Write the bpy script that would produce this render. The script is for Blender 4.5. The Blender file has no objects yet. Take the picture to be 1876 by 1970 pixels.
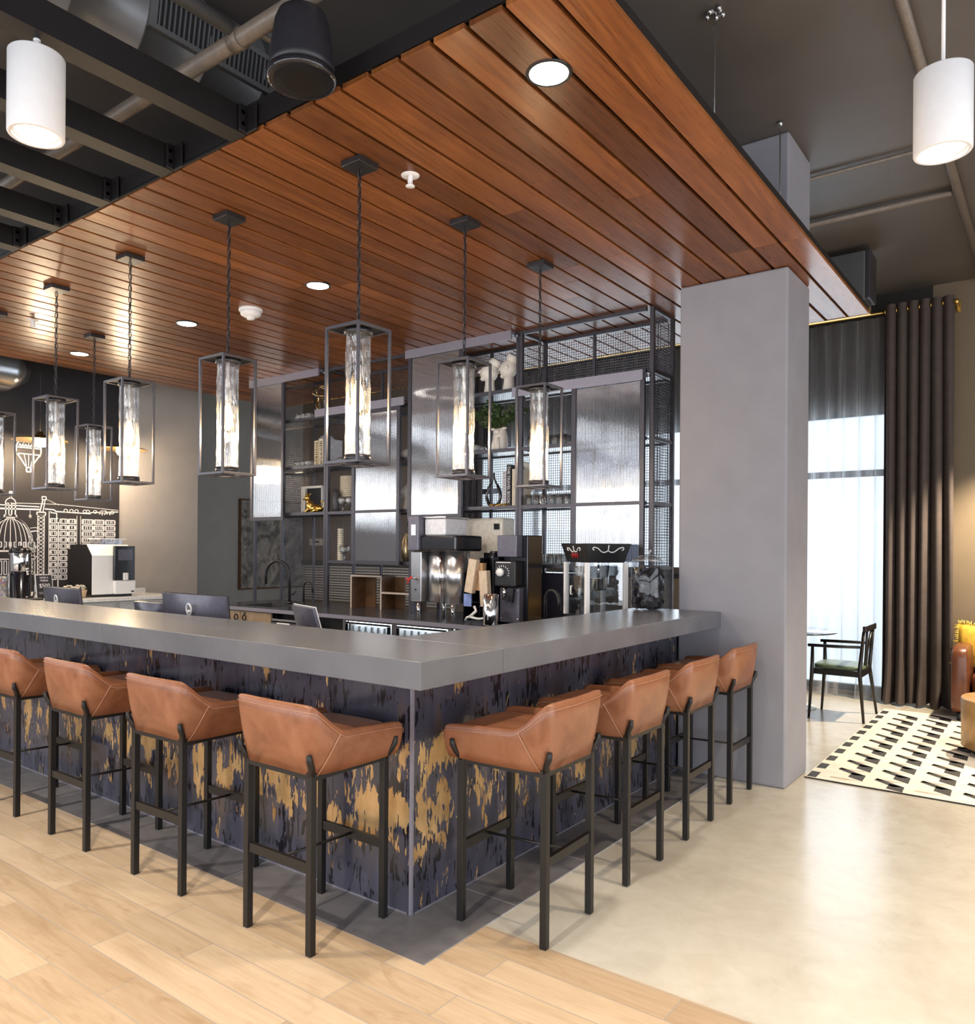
import bpy, math, random
from mathutils import Vector, Matrix
random.seed(7)
R = math.radians
PI = math.pi
S = bpy.context.scene
COL = S.collection

# ------------------------------------------------------------------ camera
FPX, PX, PY = 1514.52, 894.87, 1054.12          # focal length and principal point for a 1876 x 1970 frame
YAW, PITCH, ROLL = 0.6528, 0.0013, 0.0072
cd = bpy.data.cameras.new('camera')
cam = bpy.data.objects.new('camera', cd)
COL.objects.link(cam)
fw = Vector((math.cos(YAW), math.sin(YAW), 0)); rt = Vector((math.sin(YAW), -math.cos(YAW), 0)); up = Vector((0, 0, 1))
f2 = fw*math.cos(PITCH) + up*math.sin(PITCH); u2 = up*math.cos(PITCH) - fw*math.sin(PITCH)
r3 = rt*math.cos(ROLL) + u2*math.sin(ROLL); u3 = u2*math.cos(ROLL) - rt*math.sin(ROLL)
m = Matrix((r3, u3, -f2)).transposed().to_4x4()
m.translation = Vector((-2.4238, -2.1181, 1.5))
cam.matrix_world = m
cd.sensor_fit = 'HORIZONTAL'; cd.sensor_width = 36
cd.lens = FPX/1876*36
cd.shift_x = (938-PX)/1876
cd.shift_y = (PY-985)/1876
cd.clip_start = .05
S.camera = cam

# ------------------------------------------------------------------ light and exposure
S.view_settings.view_transform = 'Standard'
S.view_settings.look = 'None'
S.view_settings.gamma = 1
S.view_settings.use_curve_mapping = False
S.view_settings.exposure = 0.75
S.cycles.max_bounces = 8
S.cycles.transparent_max_bounces = 24
S.cycles.caustics_reflective = False
S.cycles.caustics_refractive = False
S.cycles.sample_clamp_indirect = 6
S.cycles.use_denoising = True
w = bpy.data.worlds.new('world'); S.world = w; w.use_nodes = True
w.node_tree.nodes['Background'].inputs[0].default_value = (.80, .90, 1, 1)
w.node_tree.nodes['Background'].inputs[1].default_value = .9

def area(name, loc, rot, sx, sy, power, color=(1, 1, 1), spread=180):
    l = bpy.data.lights.new(name, 'AREA'); l.shape = 'RECTANGLE'; l.size = sx; l.size_y = sy
    l.energy = power; l.color = color; l.spread = R(spread)
    o = bpy.data.objects.new(name, l); COL.objects.link(o); o.location = loc; o.rotation_euler = rot
    return o
def spot(name, loc, power, color=(1, .85, .68), angle=95, blend=.6, rad=.06, rot=(0, 0, 0)):
    l = bpy.data.lights.new(name, 'SPOT'); l.energy = power; l.color = color; l.spot_size = R(angle)
    l.spot_blend = blend; l.shadow_soft_size = rad
    o = bpy.data.objects.new(name, l); COL.objects.link(o); o.location = loc; o.rotation_euler = rot
    return o
DAY = (.87, .93, 1)
# daylight at the shopfront glass behind the camera (west and south walls) and at the east windows
area('daylight_west', (-6.95, .1, 1.75), (0, R(-90), 0), 2.7, 13.8, 310, DAY)
area('daylight_south', (-1.5, -6.95, 1.8), (R(90), 0, 0), 9.5, 2.7, 230, (.88, .93, 1))
area('daylight_north_band', (-3.05, 7.30, 2.335), (R(-90), 0, 0), 7.9, .77, 38, DAY)
area('daylight_north_clerestory', (-3.05, 7.30, 3.78), (R(-90), 0, 0), 7.9, .70, 34, DAY)
area('daylight_east', (6.85, 1.9, 1.9), (0, R(90), 0), 2.2, 5.0, 80, DAY)

# ------------------------------------------------------------------ mesh building helpers
class MB:
    def __init__(s): s.v = []; s.f = []; s.mi = []; s.sm = []
    def add(s, vs, fs, mi=0, smooth=False):
        b = len(s.v); s.v += [tuple(x) for x in vs]
        for f in fs: s.f.append([b+i for i in f]); s.mi.append(mi); s.sm.append(smooth)
        return s
    def box(s, x0, x1, y0, y1, z0, z1, mi=0):
        vs = [(x, y, z) for z in (z0, z1) for y in (y0, y1) for x in (x0, x1)]
        return s.add(vs, [(0, 2, 3, 1), (4, 5, 7, 6), (0, 1, 5, 4), (2, 6, 7, 3), (0, 4, 6, 2), (1, 3, 7, 5)], mi)
    def obox(s, c, size, rot=(0, 0, 0), mi=0):
        from mathutils import Euler
        M = Euler(rot).to_matrix(); c = Vector(c); a, b, d = [k/2 for k in size]
        vs = [c + M @ Vector((x, y, z)) for z in (-d, d) for y in (-b, b) for x in (-a, a)]
        return s.add(vs, [(0, 2, 3, 1), (4, 5, 7, 6), (0, 1, 5, 4), (2, 6, 7, 3), (0, 4, 6, 2), (1, 3, 7, 5)], mi)
    def bar(s, p, q, wd, ht, mi=0, upv=(0, 0, 1)):
        p = Vector(p); q = Vector(q); d = (q-p).normalized(); u = Vector(upv)
        if abs(d.dot(u)) > .98: u = Vector((1, 0, 0))
        a = d.cross(u).normalized(); b = a.cross(d).normalized()
        vs = []
        for e in (p, q):
            for sx, sy in ((-1, -1), (1, -1), (1, 1), (-1, 1)): vs.append(e + a*sx*wd/2 + b*sy*ht/2)
        return s.add(vs, [(3, 2, 1, 0), (4, 5, 6, 7), (0, 1, 5, 4), (1, 2, 6, 5), (2, 3, 7, 6), (3, 0, 4, 7)], mi)
    def tube(s, pts, r, n=8, closed=False, mi=0, caps=True):
        pts = [Vector(p) for p in pts]; N = len(pts); rs = r if isinstance(r, (list, tuple)) else [r]*N
        prev = None; vs = []
        for i in range(N):
            if closed: d = pts[(i+1) % N]-pts[i-1]
            else: d = pts[min(i+1, N-1)]-pts[max(i-1, 0)]
            d = d.normalized() if d.length > 1e-9 else Vector((0, 0, 1))
            if prev is None:
                a = d.cross(Vector((0, 0, 1)))
                if a.length < 1e-3: a = d.cross(Vector((1, 0, 0)))
            else: a = prev - d*prev.dot(d)
            a.normalize(); prev = a; b = d.cross(a)
            for k in range(n):
                t = 2*PI*k/n; vs.append(pts[i] + (a*math.cos(t)+b*math.sin(t))*rs[i])
        fs = []
        for i in range(N if closed else N-1):
            j = (i+1) % N
            for k in range(n): fs.append((i*n+k, i*n+(k+1) % n, j*n+(k+1) % n, j*n+k))
        s.add(vs, fs, mi, True)
        if caps and not closed:
            b0 = len(s.v)-len(vs)
            s.f.append([b0+k for k in reversed(range(n))]); s.mi.append(mi); s.sm.append(False)
            s.f.append([b0+(N-1)*n+k for k in range(n)]); s.mi.append(mi); s.sm.append(False)
        return s
    def lathe(s, prof, cx=0, cy=0, n=24, mi=0, smooth=True, M=None):
        vs = []; fs = []; P = len(prof)
        for r, z in prof:
            for k in range(n):
                t = 2*PI*k/n; q = Vector((cx+r*math.cos(t), cy+r*math.sin(t), z)); vs.append(M @ q if M else q)
        for i in range(P-1):
            for k in range(n): fs.append((i*n+k, i*n+(k+1) % n, (i+1)*n+(k+1) % n, (i+1)*n+k))
        s.add(vs, fs, mi, smooth); b = len(s.v)-len(vs)
        if prof[0][0] > 1e-4: s.f.append([b+k for k in reversed(range(n))]); s.mi.append(mi); s.sm.append(False)
        if prof[-1][0] > 1e-4: s.f.append([b+(P-1)*n+k for k in range(n)]); s.mi.append(mi); s.sm.append(False)
        return s
    def ball(s, c, r, n=14, mi=0, rot=None):
        rx, ry, rz = (r, r, r) if not isinstance(r, (tuple, list)) else r
        vs = []; fs = []; h = n//2+1
        for i in range(h+1):
            a = PI*i/h
            for k in range(n):
                t = 2*PI*k/n; p = Vector((rx*math.sin(a)*math.cos(t), ry*math.sin(a)*math.sin(t), -rz*math.cos(a)))
                if rot: p = rot @ p
                vs.append(p+Vector(c))
        for i in range(h):
            for k in range(n): fs.append((i*n+k, i*n+(k+1) % n, (i+1)*n+(k+1) % n, (i+1)*n+k))
        return s.add(vs, fs, mi, True)
    def prism(s, poly, ax, a, b, mi=0, smooth=False):
        n = len(poly)
        def P(p, t): return {'x': (t, p[0], p[1]), 'y': (p[0], t, p[1]), 'z': (p[0], p[1], t)}[ax]
        vs = [P(p, a) for p in poly]+[P(p, b) for p in poly]
        fs = [(i, (i+1) % n, n+(i+1) % n, n+i) for i in range(n)]
        s.add(vs, fs, mi, smooth); o = len(s.v)-2*n
        s.f.append([o+i for i in reversed(range(n))]); s.mi.append(mi); s.sm.append(False)
        s.f.append([o+n+i for i in range(n)]); s.mi.append(mi); s.sm.append(False)
        return s
    def rbox(s, x0, x1, y0, y1, z0, z1, r, mi=0, bulge=0):
        "soft box: a superellipsoid-like cushion"
        n = 28; h = 14; cx, cy, cz = (x0+x1)/2, (y0+y1)/2, (z0+z1)/2; a, b, c = (x1-x0)/2, (y1-y0)/2, (z1-z0)/2
        e = r; vs = []; fs = []
        def sp(t, e): return math.copysign(abs(t)**e, t)
        for i in range(h+1):
            th = -PI/2+PI*i/h
            for k in range(n):
                ph = 2*PI*k/n
                vs.append((cx+a*sp(math.cos(th), e)*sp(math.cos(ph), e), cy+b*sp(math.cos(th), e)*sp(math.sin(ph), e), cz+c*sp(math.sin(th), e)))
        for i in range(h):
            for k in range(n): fs.append((i*n+k, i*n+(k+1) % n, (i+1)*n+(k+1) % n, (i+1)*n+k))
        return s.add(vs, fs, mi, True)
    def build(s, name, mat, parent=None, bevel=0, loc=None, seg=2):
        me = bpy.data.meshes.new(name); me.from_pydata(s.v, [], s.f)
        for mt in (mat if isinstance(mat, (list, tuple)) else [mat]): me.materials.append(mt)
        me.polygons.foreach_set('material_index', s.mi); me.polygons.foreach_set('use_smooth', s.sm); me.update()
        import bmesh
        bm = bmesh.new(); bm.from_mesh(me); bmesh.ops.recalc_face_normals(bm, faces=bm.faces); bm.to_mesh(me); bm.free()
        o = bpy.data.objects.new(name, me); COL.objects.link(o)
        if parent: o.parent = parent
        if loc: o.location = loc
        if bevel:
            mo = o.modifiers.new('bevel', 'BEVEL'); mo.width = bevel; mo.segments = seg; mo.limit_method = 'ANGLE'; mo.angle_limit = R(50)
        return o
def tag(o, label=None, cat=None, group=None, kind=None):
    if label: o['label'] = label
    if cat: o['category'] = cat
    if group: o['group'] = group
    if kind: o['kind'] = kind
    return o
def thing(name, label, cat, loc=(0, 0, 0), rz=0, group=None):
    o = bpy.data.objects.new(name, None); COL.objects.link(o); o.empty_display_size = .1
    o.location = loc; o.rotation_euler = (0, 0, rz)
    return tag(o, label, cat, group)
def dup(root, loc, rz, label, group=None):
    r = root.copy(); COL.objects.link(r); r.location = loc; r.rotation_euler = (0, 0, rz); r['label'] = label
    if group: r['group'] = group
    for ch in list(root.children):
        c = ch.copy(); COL.objects.link(c); c.parent = r
        for g in ch.children:
            d = g.copy(); COL.objects.link(d); d.parent = c
    return r
def struct(name, mb, mat, bevel=0):
    o = mb.build(name, mat, None, bevel); o['kind'] = 'structure'; return o
def rotz(x, y, a): return (x*math.cos(a)-y*math.sin(a), x*math.sin(a)+y*math.cos(a))
def text(name, body, size, mat, parent, matrix, ex=.0006, ax='LEFT'):
    fc = bpy.data.curves.new(name, 'FONT'); fc.body = body; fc.size = size; fc.extrude = ex; fc.align_x = ax; fc.align_y = 'CENTER'; fc.resolution_u = 2
    fo = bpy.data.objects.new(name, fc); COL.objects.link(fo)
    dg = bpy.context.evaluated_depsgraph_get(); dg.update()
    me = bpy.data.meshes.new_from_object(fo.evaluated_get(dg)); bpy.data.objects.remove(fo); bpy.data.curves.remove(fc)
    me.materials.clear(); me.materials.append(mat)
    o = bpy.data.objects.new(name, me); COL.objects.link(o); o.parent = parent; o.matrix_local = matrix; return o
def spl(pts, n=6):
    "Catmull-Rom through points"
    P = [Vector(p) for p in pts]; out = []
    for i in range(len(P)-1):
        p0 = P[max(i-1, 0)]; p1 = P[i]; p2 = P[i+1]; p3 = P[min(i+2, len(P)-1)]
        for k in range(n):
            t = k/n
            out.append(.5*((2*p1)+(p2-p0)*t+(2*p0-5*p1+4*p2-p3)*t*t+(3*p1-p0-3*p2+p3)*t**3))
    out.append(P[-1]); return out

# ------------------------------------------------------------------ materials
class NT:
    def __init__(s, name):
        s.m = bpy.data.materials.new(name); s.m.use_nodes = True; s.t = s.m.node_tree; s.n = s.t.nodes
        s.p = s.n['Principled BSDF']; s.out = s.n['Material Output']
    def N(s, ty, **k):
        n = s.n.new(ty)
        for a, b in k.items(): setattr(n, a, b)
        return n
    def L(s, a, b): s.t.links.new(a, b)
    def val(s, node, **k):
        for a, b in k.items(): node.inputs[a.replace('_', ' ')].default_value = b
        return node
    def coords(s, scale=(1, 1, 1), kind='Object', rot=(0, 0, 0), loc=(0, 0, 0)):
        c = s.N('ShaderNodeTexCoord'); mp = s.N('ShaderNodeMapping')
        mp.inputs['Scale'].default_value = scale; mp.inputs['Rotation'].default_value = rot; mp.inputs['Location'].default_value = loc
        s.L(c.outputs[kind], mp.inputs[0]); return mp.outputs[0]
    def noise(s, vec, scale, detail=4, rough=.55, dist=0):
        n = s.N('ShaderNodeTexNoise'); s.val(n, Scale=scale, Detail=detail, Roughness=rough, Distortion=dist)
        if vec: s.L(vec, n.inputs['Vector'])
        return n.outputs[0]
    def ramp(s, fac, stops, interp='LINEAR'):
        r = s.N('ShaderNodeValToRGB'); r.color_ramp.interpolation = interp; el = r.color_ramp.elements
        while len(el) > 1: el.remove(el[-1])
        el[0].position = stops[0][0]; el[0].color = (*stops[0][1], 1)
        for p, c in stops[1:]:
            e = el.new(p); e.color = (*c, 1)
        s.L(fac, r.inputs[0]); return r.outputs[0]
    def mix(s, fac, a, b, blend='MIX'):
        x = s.N('ShaderNodeMix', data_type='RGBA', blend_type=blend)
        for sock, v in ((x.inputs[0], fac), (x.inputs[6], a), (x.inputs[7], b)):
            if isinstance(v, (int, float)): sock.default_value = v
            elif isinstance(v, tuple): sock.default_value = (*v, 1)
            else: s.L(v, sock)
        return x.outputs[2]
    def math(s, op, a, b=None, clamp=False):
        x = s.N('ShaderNodeMath', operation=op, use_clamp=clamp)
        for i, v in enumerate((a, b)):
            if v is None: continue
            if isinstance(v, (int, float)): x.inputs[i].default_value = v
            else: s.L(v, x.inputs[i])
        return x.outputs[0]
    def bump(s, h, strength=.2, dist=.01):
        b = s.N('ShaderNodeBump'); b.inputs['Strength'].default_value = strength; b.inputs['Distance'].default_value = dist
        s.L(h, b.inputs['Height']); s.L(b.outputs[0], s.p.inputs['Normal']); return b
def mk(name, col, rough=.5, metal=0, var=.12, scale=30, bump=0, emit=None, es=1, coat=0, spec=None):
    t = NT(name); v = t.noise(t.coords(), scale)
    a = tuple(max(0, c*(1-var)) for c in col); b = tuple(min(1, c*(1+var)) for c in col)
    t.L(t.ramp(v, [(.3, a), (.7, b)]), t.p.inputs['Base Color'])
    t.val(t.p, Roughness=rough, Metallic=metal)
    if coat: t.p.inputs['Coat Weight'].default_value = coat; t.p.inputs['Coat Roughness'].default_value = .1
    if spec is not None: t.p.inputs['Specular IOR Level'].default_value = spec
    if bump: t.bump(v, bump)
    if emit: t.p.inputs['Emission Color'].default_value = (*emit, 1); t.p.inputs['Emission Strength'].default_value = es
    return t.m
def see_through(name, tint=(1, 1, 1), gloss=.12, rough=.03, extra=None, bumpsc=None, bstr=.3, face=True):
    "thin clear glass: mostly transparent, glossy towards grazing angles"
    t = NT(name); t.n.remove(t.p)
    tr = t.N('ShaderNodeBsdfTransparent'); tr.inputs[0].default_value = (*tint, 1)
    gl = t.N('ShaderNodeBsdfGlossy'); gl.inputs['Roughness'].default_value = rough
    mx = t.N('ShaderNodeMixShader')
    lw = t.N('ShaderNodeLayerWeight'); lw.inputs[0].default_value = .35
    f = t.math('ADD', t.math('MULTIPLY', lw.outputs['Facing'], .55 if face else 0), gloss, True)
    t.L(f, mx.inputs[0]); t.L(tr.outputs[0], mx.inputs[1]); t.L(gl.outputs[0], mx.inputs[2]); t.L(mx.outputs[0], t.out.inputs[0])
    if bumpsc:
        b = t.N('ShaderNodeBump'); b.inputs['Strength'].default_value = bstr; b.inputs['Distance'].default_value = .02
        t.L(t.noise(t.coords(bumpsc), 1, 3, .5, 1), b.inputs['Height'])
        t.L(b.outputs[0], gl.inputs['Normal']); t.L(b.outputs[0], lw.inputs['Normal'])
    return t.m

M = {}
def m_planks():
    t = NT('walnut planks'); g = t.N('ShaderNodeNewGeometry'); c = t.N('ShaderNodeTexCoord')
    off = t.N('ShaderNodeCombineXYZ'); r = g.outputs['Random Per Island']
    t.L(t.math('MULTIPLY', r, 37.0), off.inputs[0]); t.L(t.math('MULTIPLY', r, 13.0), off.inputs[1]); t.L(t.math('MULTIPLY', r, 7.), off.inputs[2])
    ad = t.N('ShaderNodeVectorMath', operation='ADD'); t.L(c.outputs['Object'], ad.inputs[0]); t.L(off.outputs[0], ad.inputs[1])
    def mp(s):
        x = t.N('ShaderNodeMapping'); x.inputs['Scale'].default_value = s; t.L(ad.outputs[0], x.inputs[0]); return x.outputs[0]
    big = t.noise(mp((.5, 4.5, 1)), 1, 2, .5, .5)
    fig = t.noise(mp((.42, 3.6, 1)), 1, 1.5, .45, .35)
    ring = t.math('ADD', t.math('MULTIPLY', t.math('SINE', t.math('MULTIPLY', fig, 95.)), .5), .5)
    str_ = t.noise(mp((1.2, 42, 1)), 1, 3, .6, .2); fine = t.noise(mp((6, 210, 1)), 1, 3, .6)
    col = t.ramp(big, [(.28, (.105, .033, .010)), (.5, (.205, .070, .020)), (.72, (.33, .125, .035))])
    col = t.mix(.42, col, t.ramp(str_, [(.3, (.075, .024, .008)), (.5, (.215, .074, .021)), (.7, (.37, .145, .042))]))
    col = t.mix(t.math('MULTIPLY', ring, .30), col, (.060, .019, .007))
    col = t.mix(.16, col, t.ramp(fine, [(.3, (.05, .016, .006)), (.7, (.40, .16, .05))]))
    tone = t.ramp(r, [(0, (.70, .68, .68)), (1, (1.3, 1.25, 1.2))])
    col = t.mix(1.0, col, tone, 'MULTIPLY')
    t.L(col, t.p.inputs['Base Color']); t.val(t.p, Roughness=.30); t.p.inputs['Specular IOR Level'].default_value = .38
    t.L(t.ramp(fine, [(.2, (.24,)*3), (.8, (.36,)*3)]), t.p.inputs['Roughness'])
    return t.m
M['planks'] = m_planks()
def m_woodfloor():
    t = NT('oak floor planks')
    br = t.N('ShaderNodeTexBrick'); br.offset = .36; br.offset_frequency = 2
    # brick rows lie along the X of the rotated coordinates (planks run along world Y)
    v = t.coords((1, 1, 1), rot=(0, 0, R(-90)), loc=(.165+.94, -.15*20+.0, 0))
    t.L(v, br.inputs['Vector']); t.val(br, Scale=1, Mortar_Size=.0022, Brick_Width=.94, Row_Height=.148, Bias=0, Mortar_Smooth=.1)
    br.inputs['Color1'].default_value = (0, 0, 0, 1); br.inputs['Color2'].default_value = (1, 1, 1, 1); br.inputs['Mortar'].default_value = (.5, .5, .5, 1)
    cc = t.N('ShaderNodeCombineXYZ'); t.L(t.math('MULTIPLY', br.outputs[0], 9.), cc.inputs[0]); t.L(t.math('MULTIPLY', br.outputs[0], 5.), cc.inputs[1])
    ad = t.N('ShaderNodeVectorMath', operation='ADD'); t.L(t.coords(), ad.inputs[0]); t.L(cc.outputs[0], ad.inputs[1])
    def mp(s):
        x = t.N('ShaderNodeMapping'); x.inputs['Scale'].default_value = s; t.L(ad.outputs[0], x.inputs[0]); return x.outputs[0]
    n1 = t.noise(mp((7, 1.3, 1)), 1, 4, .6, 1.2); n2 = t.noise(mp((60, 3, 1)), 1, 3, .6); n3 = t.noise(mp((9, 2.6, 1)), 1, 4, .6, 1.5)
    col = t.ramp(n1, [(.22, (.37, .255, .155)), (.5, (.50, .375, .255)), (.8, (.58, .455, .335))])
    col = t.mix(.3, col, t.ramp(n2, [(.3, (.37, .26, .16)), (.7, (.58, .455, .325))]))
    col = t.mix(t.ramp(n3, [(.56, (0, 0, 0)), (.74, (.6,)*3)]), col, (.34, .215, .115))
    col = t.mix(1., col, t.ramp(br.outputs[0], [(0, (.84, .80, .75)), (1, (1.08, 1.08, 1.08))]), 'MULTIPLY')
    col = t.mix(br.outputs['Fac'], col, (.33, .28, .24))
    t.L(col, t.p.inputs['Base Color']); t.val(t.p, Roughness=.36); t.p.inputs['Specular IOR Level'].default_value = .35
    return t.m
M['woodfloor'] = m_woodfloor()
def m_concrete():
    t = NT('polished concrete'); v = t.coords()
    n1 = t.noise(v, 1.1, 5, .6, .8); n2 = t.noise(v, 7, 6, .65, .6); n3 = t.noise(t.coords((1, 2.5, 1)), 26, 3, .5)
    col = t.ramp(n1, [(.3, (.45, .405, .335)), (.55, (.545, .505, .43)), (.75, (.60, .565, .50))])
    col = t.mix(.4, col, t.ramp(n2, [(.3, (.42, .37, .30)), (.7, (.615, .58, .51))]))
    col = t.mix(t.ramp(n3, [(.72, (0,)*3), (.82, (.18,)*3)]), col, (.40, .33, .25))
    t.L(col, t.p.inputs['Base Color']); t.L(t.ramp(n2, [(.3, (.19,)*3), (.7, (.25,)*3)]), t.p.inputs['Roughness'])
    t.p.inputs['Specular IOR Level'].default_value = .5
    return t.m
M['concrete'] = m_concrete()
def m_tile():
    t = NT('dark slate tile'); br = t.N('ShaderNodeTexBrick'); br.offset = 0
    t.L(t.coords((1, 1, 1), loc=(.264, .29, 0)), br.inputs['Vector']); t.val(br, Scale=1, Mortar_Size=.003, Brick_Width=.605, Row_Height=1.19, Mortar_Smooth=.1)
    br.inputs['Color1'].default_value = (.125, .118, .125, 1); br.inputs['Color2'].default_value = (.145, .135, .14, 1); br.inputs['Mortar'].default_value = (.30, .30, .32, 1)
    n = t.noise(t.coords(), 9, 5, .6)
    t.L(t.mix(.5, br.outputs[0], t.mix(1., br.outputs[0], t.ramp(n, [(.3, (.7,)*3), (.7, (1.4, 1.4, 1.38))]), 'MULTIPLY')), t.p.inputs['Base Color'])
    t.val(t.p, Roughness=.42); return t.m
M['tile'] = m_tile()
def m_gold():
    t = NT('distressed gold and slate glass'); c = t.N('ShaderNodeTexCoord'); s = t.N('ShaderNodeSeparateXYZ'); t.L(c.outputs['Object'], s.inputs[0])
    run = t.math('SUBTRACT', s.outputs[0], s.outputs[1]); z = s.outputs[2]
    cb = t.N('ShaderNodeCombineXYZ'); t.L(run, cb.inputs[0]); t.L(z, cb.inputs[2])
    def mp(sc, loc=(0, 0, 0)):
        x = t.N('ShaderNodeMapping'); x.inputs['Scale'].default_value = sc; x.inputs['Location'].default_value = loc; t.L(cb.outputs[0], x.inputs[0]); return x.outputs[0]
    patch = t.noise(mp((8, 1, 4.2), (3, 0, 1)), 1, 3, .5, .4)        # where leaf survives
    blot = t.noise(mp((50, 1, 11)), 1, 3, .55, .7)                   # drips and flakes
    zz = t.ramp(z, [(.16, (.0,)*3), (.26, (.55,)*3), (.42, (.85,)*3), (.52, (.45,)*3), (.60, (.8,)*3), (.70, (.7,)*3), (.78, (.12,)*3), (.88, (.05,)*3), (.95, (.35,)*3)])
    f = t.math('ADD', t.math('MULTIPLY', blot, .62), t.math('ADD', t.math('MULTIPLY', patch, .95), t.math('MULTIPLY', zz, .24)))
    g1 = t.math('GREATER_THAN', f, .985)
    dk = t.math('ADD', t.math('MULTIPLY', t.noise(mp((46, 1, 10), (9, 0, 4)), 1, 3, .55, .6), .7), t.math('MULTIPLY', t.noise(mp((6, 1, 7), (2, 0, 9)), 1, 2, .5), .6))
    dark = t.math('GREATER_THAN', dk, .725)
    haze = t.noise(mp((9, 1, 2.2), (1, 0, 7)), 1, 3, .5)
    base = t.ramp(haze, [(.3, (.040, .040, .056)), (.6, (.068, .068, .098)), (.8, (.12, .082, .06))])
    base = t.mix(t.math('MULTIPLY', dark, .9), base, (.006, .005, .008))
    gcol = t.ramp(t.noise(mp((11, 1, 5), (5, 0, 2)), 1, 3), [(.3, (.46, .26, .09)), (.7, (.78, .54, .27))])
    t.L(t.mix(g1, base, gcol), t.p.inputs['Base Color'])
    t.L(t.math('MULTIPLY', g1, .55), t.p.inputs['Metallic'])
    t.L(t.math('ADD', t.math('MULTIPLY', g1, .16), .17), t.p.inputs['Roughness'])
    t.p.inputs['Specular IOR Level'].default_value = .6
    t.bump(blot, .08, .002)
    return t.m
M['gold_panel'] = m_gold()
def m_leather(name, c0, c1, c2):
    t = NT(name); v = t.coords()
    n1 = t.noise(v, 7, 4, .6, .8); n2 = t.noise(v, 60, 3, .6); 
    col = t.ramp(n1, [(.25, c0), (.5, c1), (.78, c2)])
    t.L(col, t.p.inputs['Base Color']); t.L(t.ramp(n1, [(.3, (.28,)*3), (.7, (.40,)*3)]), t.p.inputs['Roughness'])
    t.p.inputs['Specular IOR Level'].default_value = .6
    vo = t.N('ShaderNodeTexVoronoi'); t.val(vo, Scale=220); t.L(v, vo.inputs['Vector'])
    t.bump(t.math('ADD', t.math('MULTIPLY', vo.outputs[0], .25), n1), .12, .006)
    return t.m
M['leather'] = m_leather('cognac leather', (.17, .060, .028), (.262, .100, .046), (.34, .148, .078))
M['sofa_leather'] = m_leather('brown sofa leather', (.10, .032, .014), (.15, .048, .02), (.19, .065, .028))
M['seam'] = mk('pale seam stitching', (.46, .26, .17), .5)
M['stool_metal'] = mk('black powder coated steel', (.011, .010, .010), .38, .2, bump=.03, scale=400)
M['counter'] = mk('grey honed counter', (.150, .153, .172), .26, 0, .10, 4)
M['backcounter'] = mk('charcoal back counter', (.055, .055, .062), .18, 0, .1, 6)
M['pillar'] = mk('grey painted plaster', (.285, .285, .325), .6, 0, .05, 5, .03)
M['wall_grey'] = mk('warm grey wall paint', (.46, .43, .41), .55, 0, .04, 5, .02)
M['wall_daylit'] = mk('daylight-tinted grey wall paint', (.56, .60, .63), .55, 0, .04, 5, .02)  # grey paint; the paler, cooler colour stands in for window daylight
M['wall_brown'] = mk('taupe wall paint', (.19, .145, .095), .6, 0, .04, 4, .02)
M['wall_dark'] = mk('dark brown wall paint', (.075, .058, .045), .6, 0, .06, 5, .02)
M['ceil'] = mk('charcoal painted ceiling', (.105, .092, .084), .5, 0, .15, 1.3, .05)
M['black'] = mk('black paint', (.010, .010, .012), .38)
M['blackgloss'] = mk('black gloss plastic', (.010, .010, .014), .16, coat=.3)
M['beam'] = mk('black steel beam', (.011, .010, .011), .5, 0, spec=.3)
M['frame'] = mk('gunmetal shelf steel', (.085, .083, .10), .36, .65, .1, 60)
M['track'] = mk('pale anodised track', (.34, .33, .40), .36, .55, .06, 60)
M['pend'] = mk('dark pewter lantern metal', (.125, .122, .142), .32, .55, .1, 60)
M['chain'] = mk('black chain steel', (.055, .052, .058), .32, .6)
M['duct'] = mk('painted duct steel', (.15, .155, .165), .38, .45, .1, 3)
M['pipe'] = mk('taupe painted pipe', (.17, .14, .115), .42, .1)
M['white'] = mk('white enamel', (.86, .86, .87), .35, 0, .02)
M['lampwhite'] = mk('white lamp enamel', (.88, .88, .90), .45, 0, .02)
M['glow'] = mk('lit diffuser', (1, 1, 1), .5, emit=(1, .93, .84), es=9)
M['glow_soft'] = mk('lit lamp lens', (1, 1, 1), .5, emit=(1, .90, .76), es=5)
M['bulb'] = mk('lit filament bulb', (1, .8, .5), .3, emit=(1, .62, .22), es=7)
M['bulbcore'] = mk('filament', (1, .9, .7), .3, emit=(1, .85, .55), es=45)
M['brass'] = mk('brass', (.70, .46, .14), .25, .95, .1, 40)
M['golden'] = mk('gold leaf sculpture', (.80, .52, .14), .22, .95, .15, 60)
M['steel'] = mk('brushed stainless steel', (.55, .55, .57), .26, .92, .06, 12)
M['chrome'] = mk('chrome', (.85, .85, .87), .07, 1, .02)
M['oak'] = mk('pale oak laminate', (.52, .38, .25), .45, 0, .12, 14)
M['walnut'] = mk('walnut box wood', (.15, .075, .035), .45, 0, .25, 14)
M['ash'] = mk('pale box edging', (.55, .45, .38), .5)
M['cream'] = mk('cream paper', (.76, .69, .56), .6)
M['plaster'] = mk('white ceramic', (.82, .79, .74), .4, 0, .03)
M['leafm'] = mk('green leaves', (.055, .10, .035), .45, 0, .5, 40)
M['stemm'] = mk('brown stem', (.10, .07, .04), .6)
M['glass'] = see_through('clear drinking glass', (.97, .98, .98), .22, .08, bumpsc=(60, 60, 60), bstr=.5)
M['pane'] = see_through('clear pane', (.95, .97, .98), .06, .02)
M['screen'] = mk('dark screen', (.03, .03, .045), .12)
M['monitor'] = mk('charcoal monitor shell', (.13, .125, .165), .28, .25)
M['red'] = mk('red plastic', (.55, .03, .03), .4)
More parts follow.
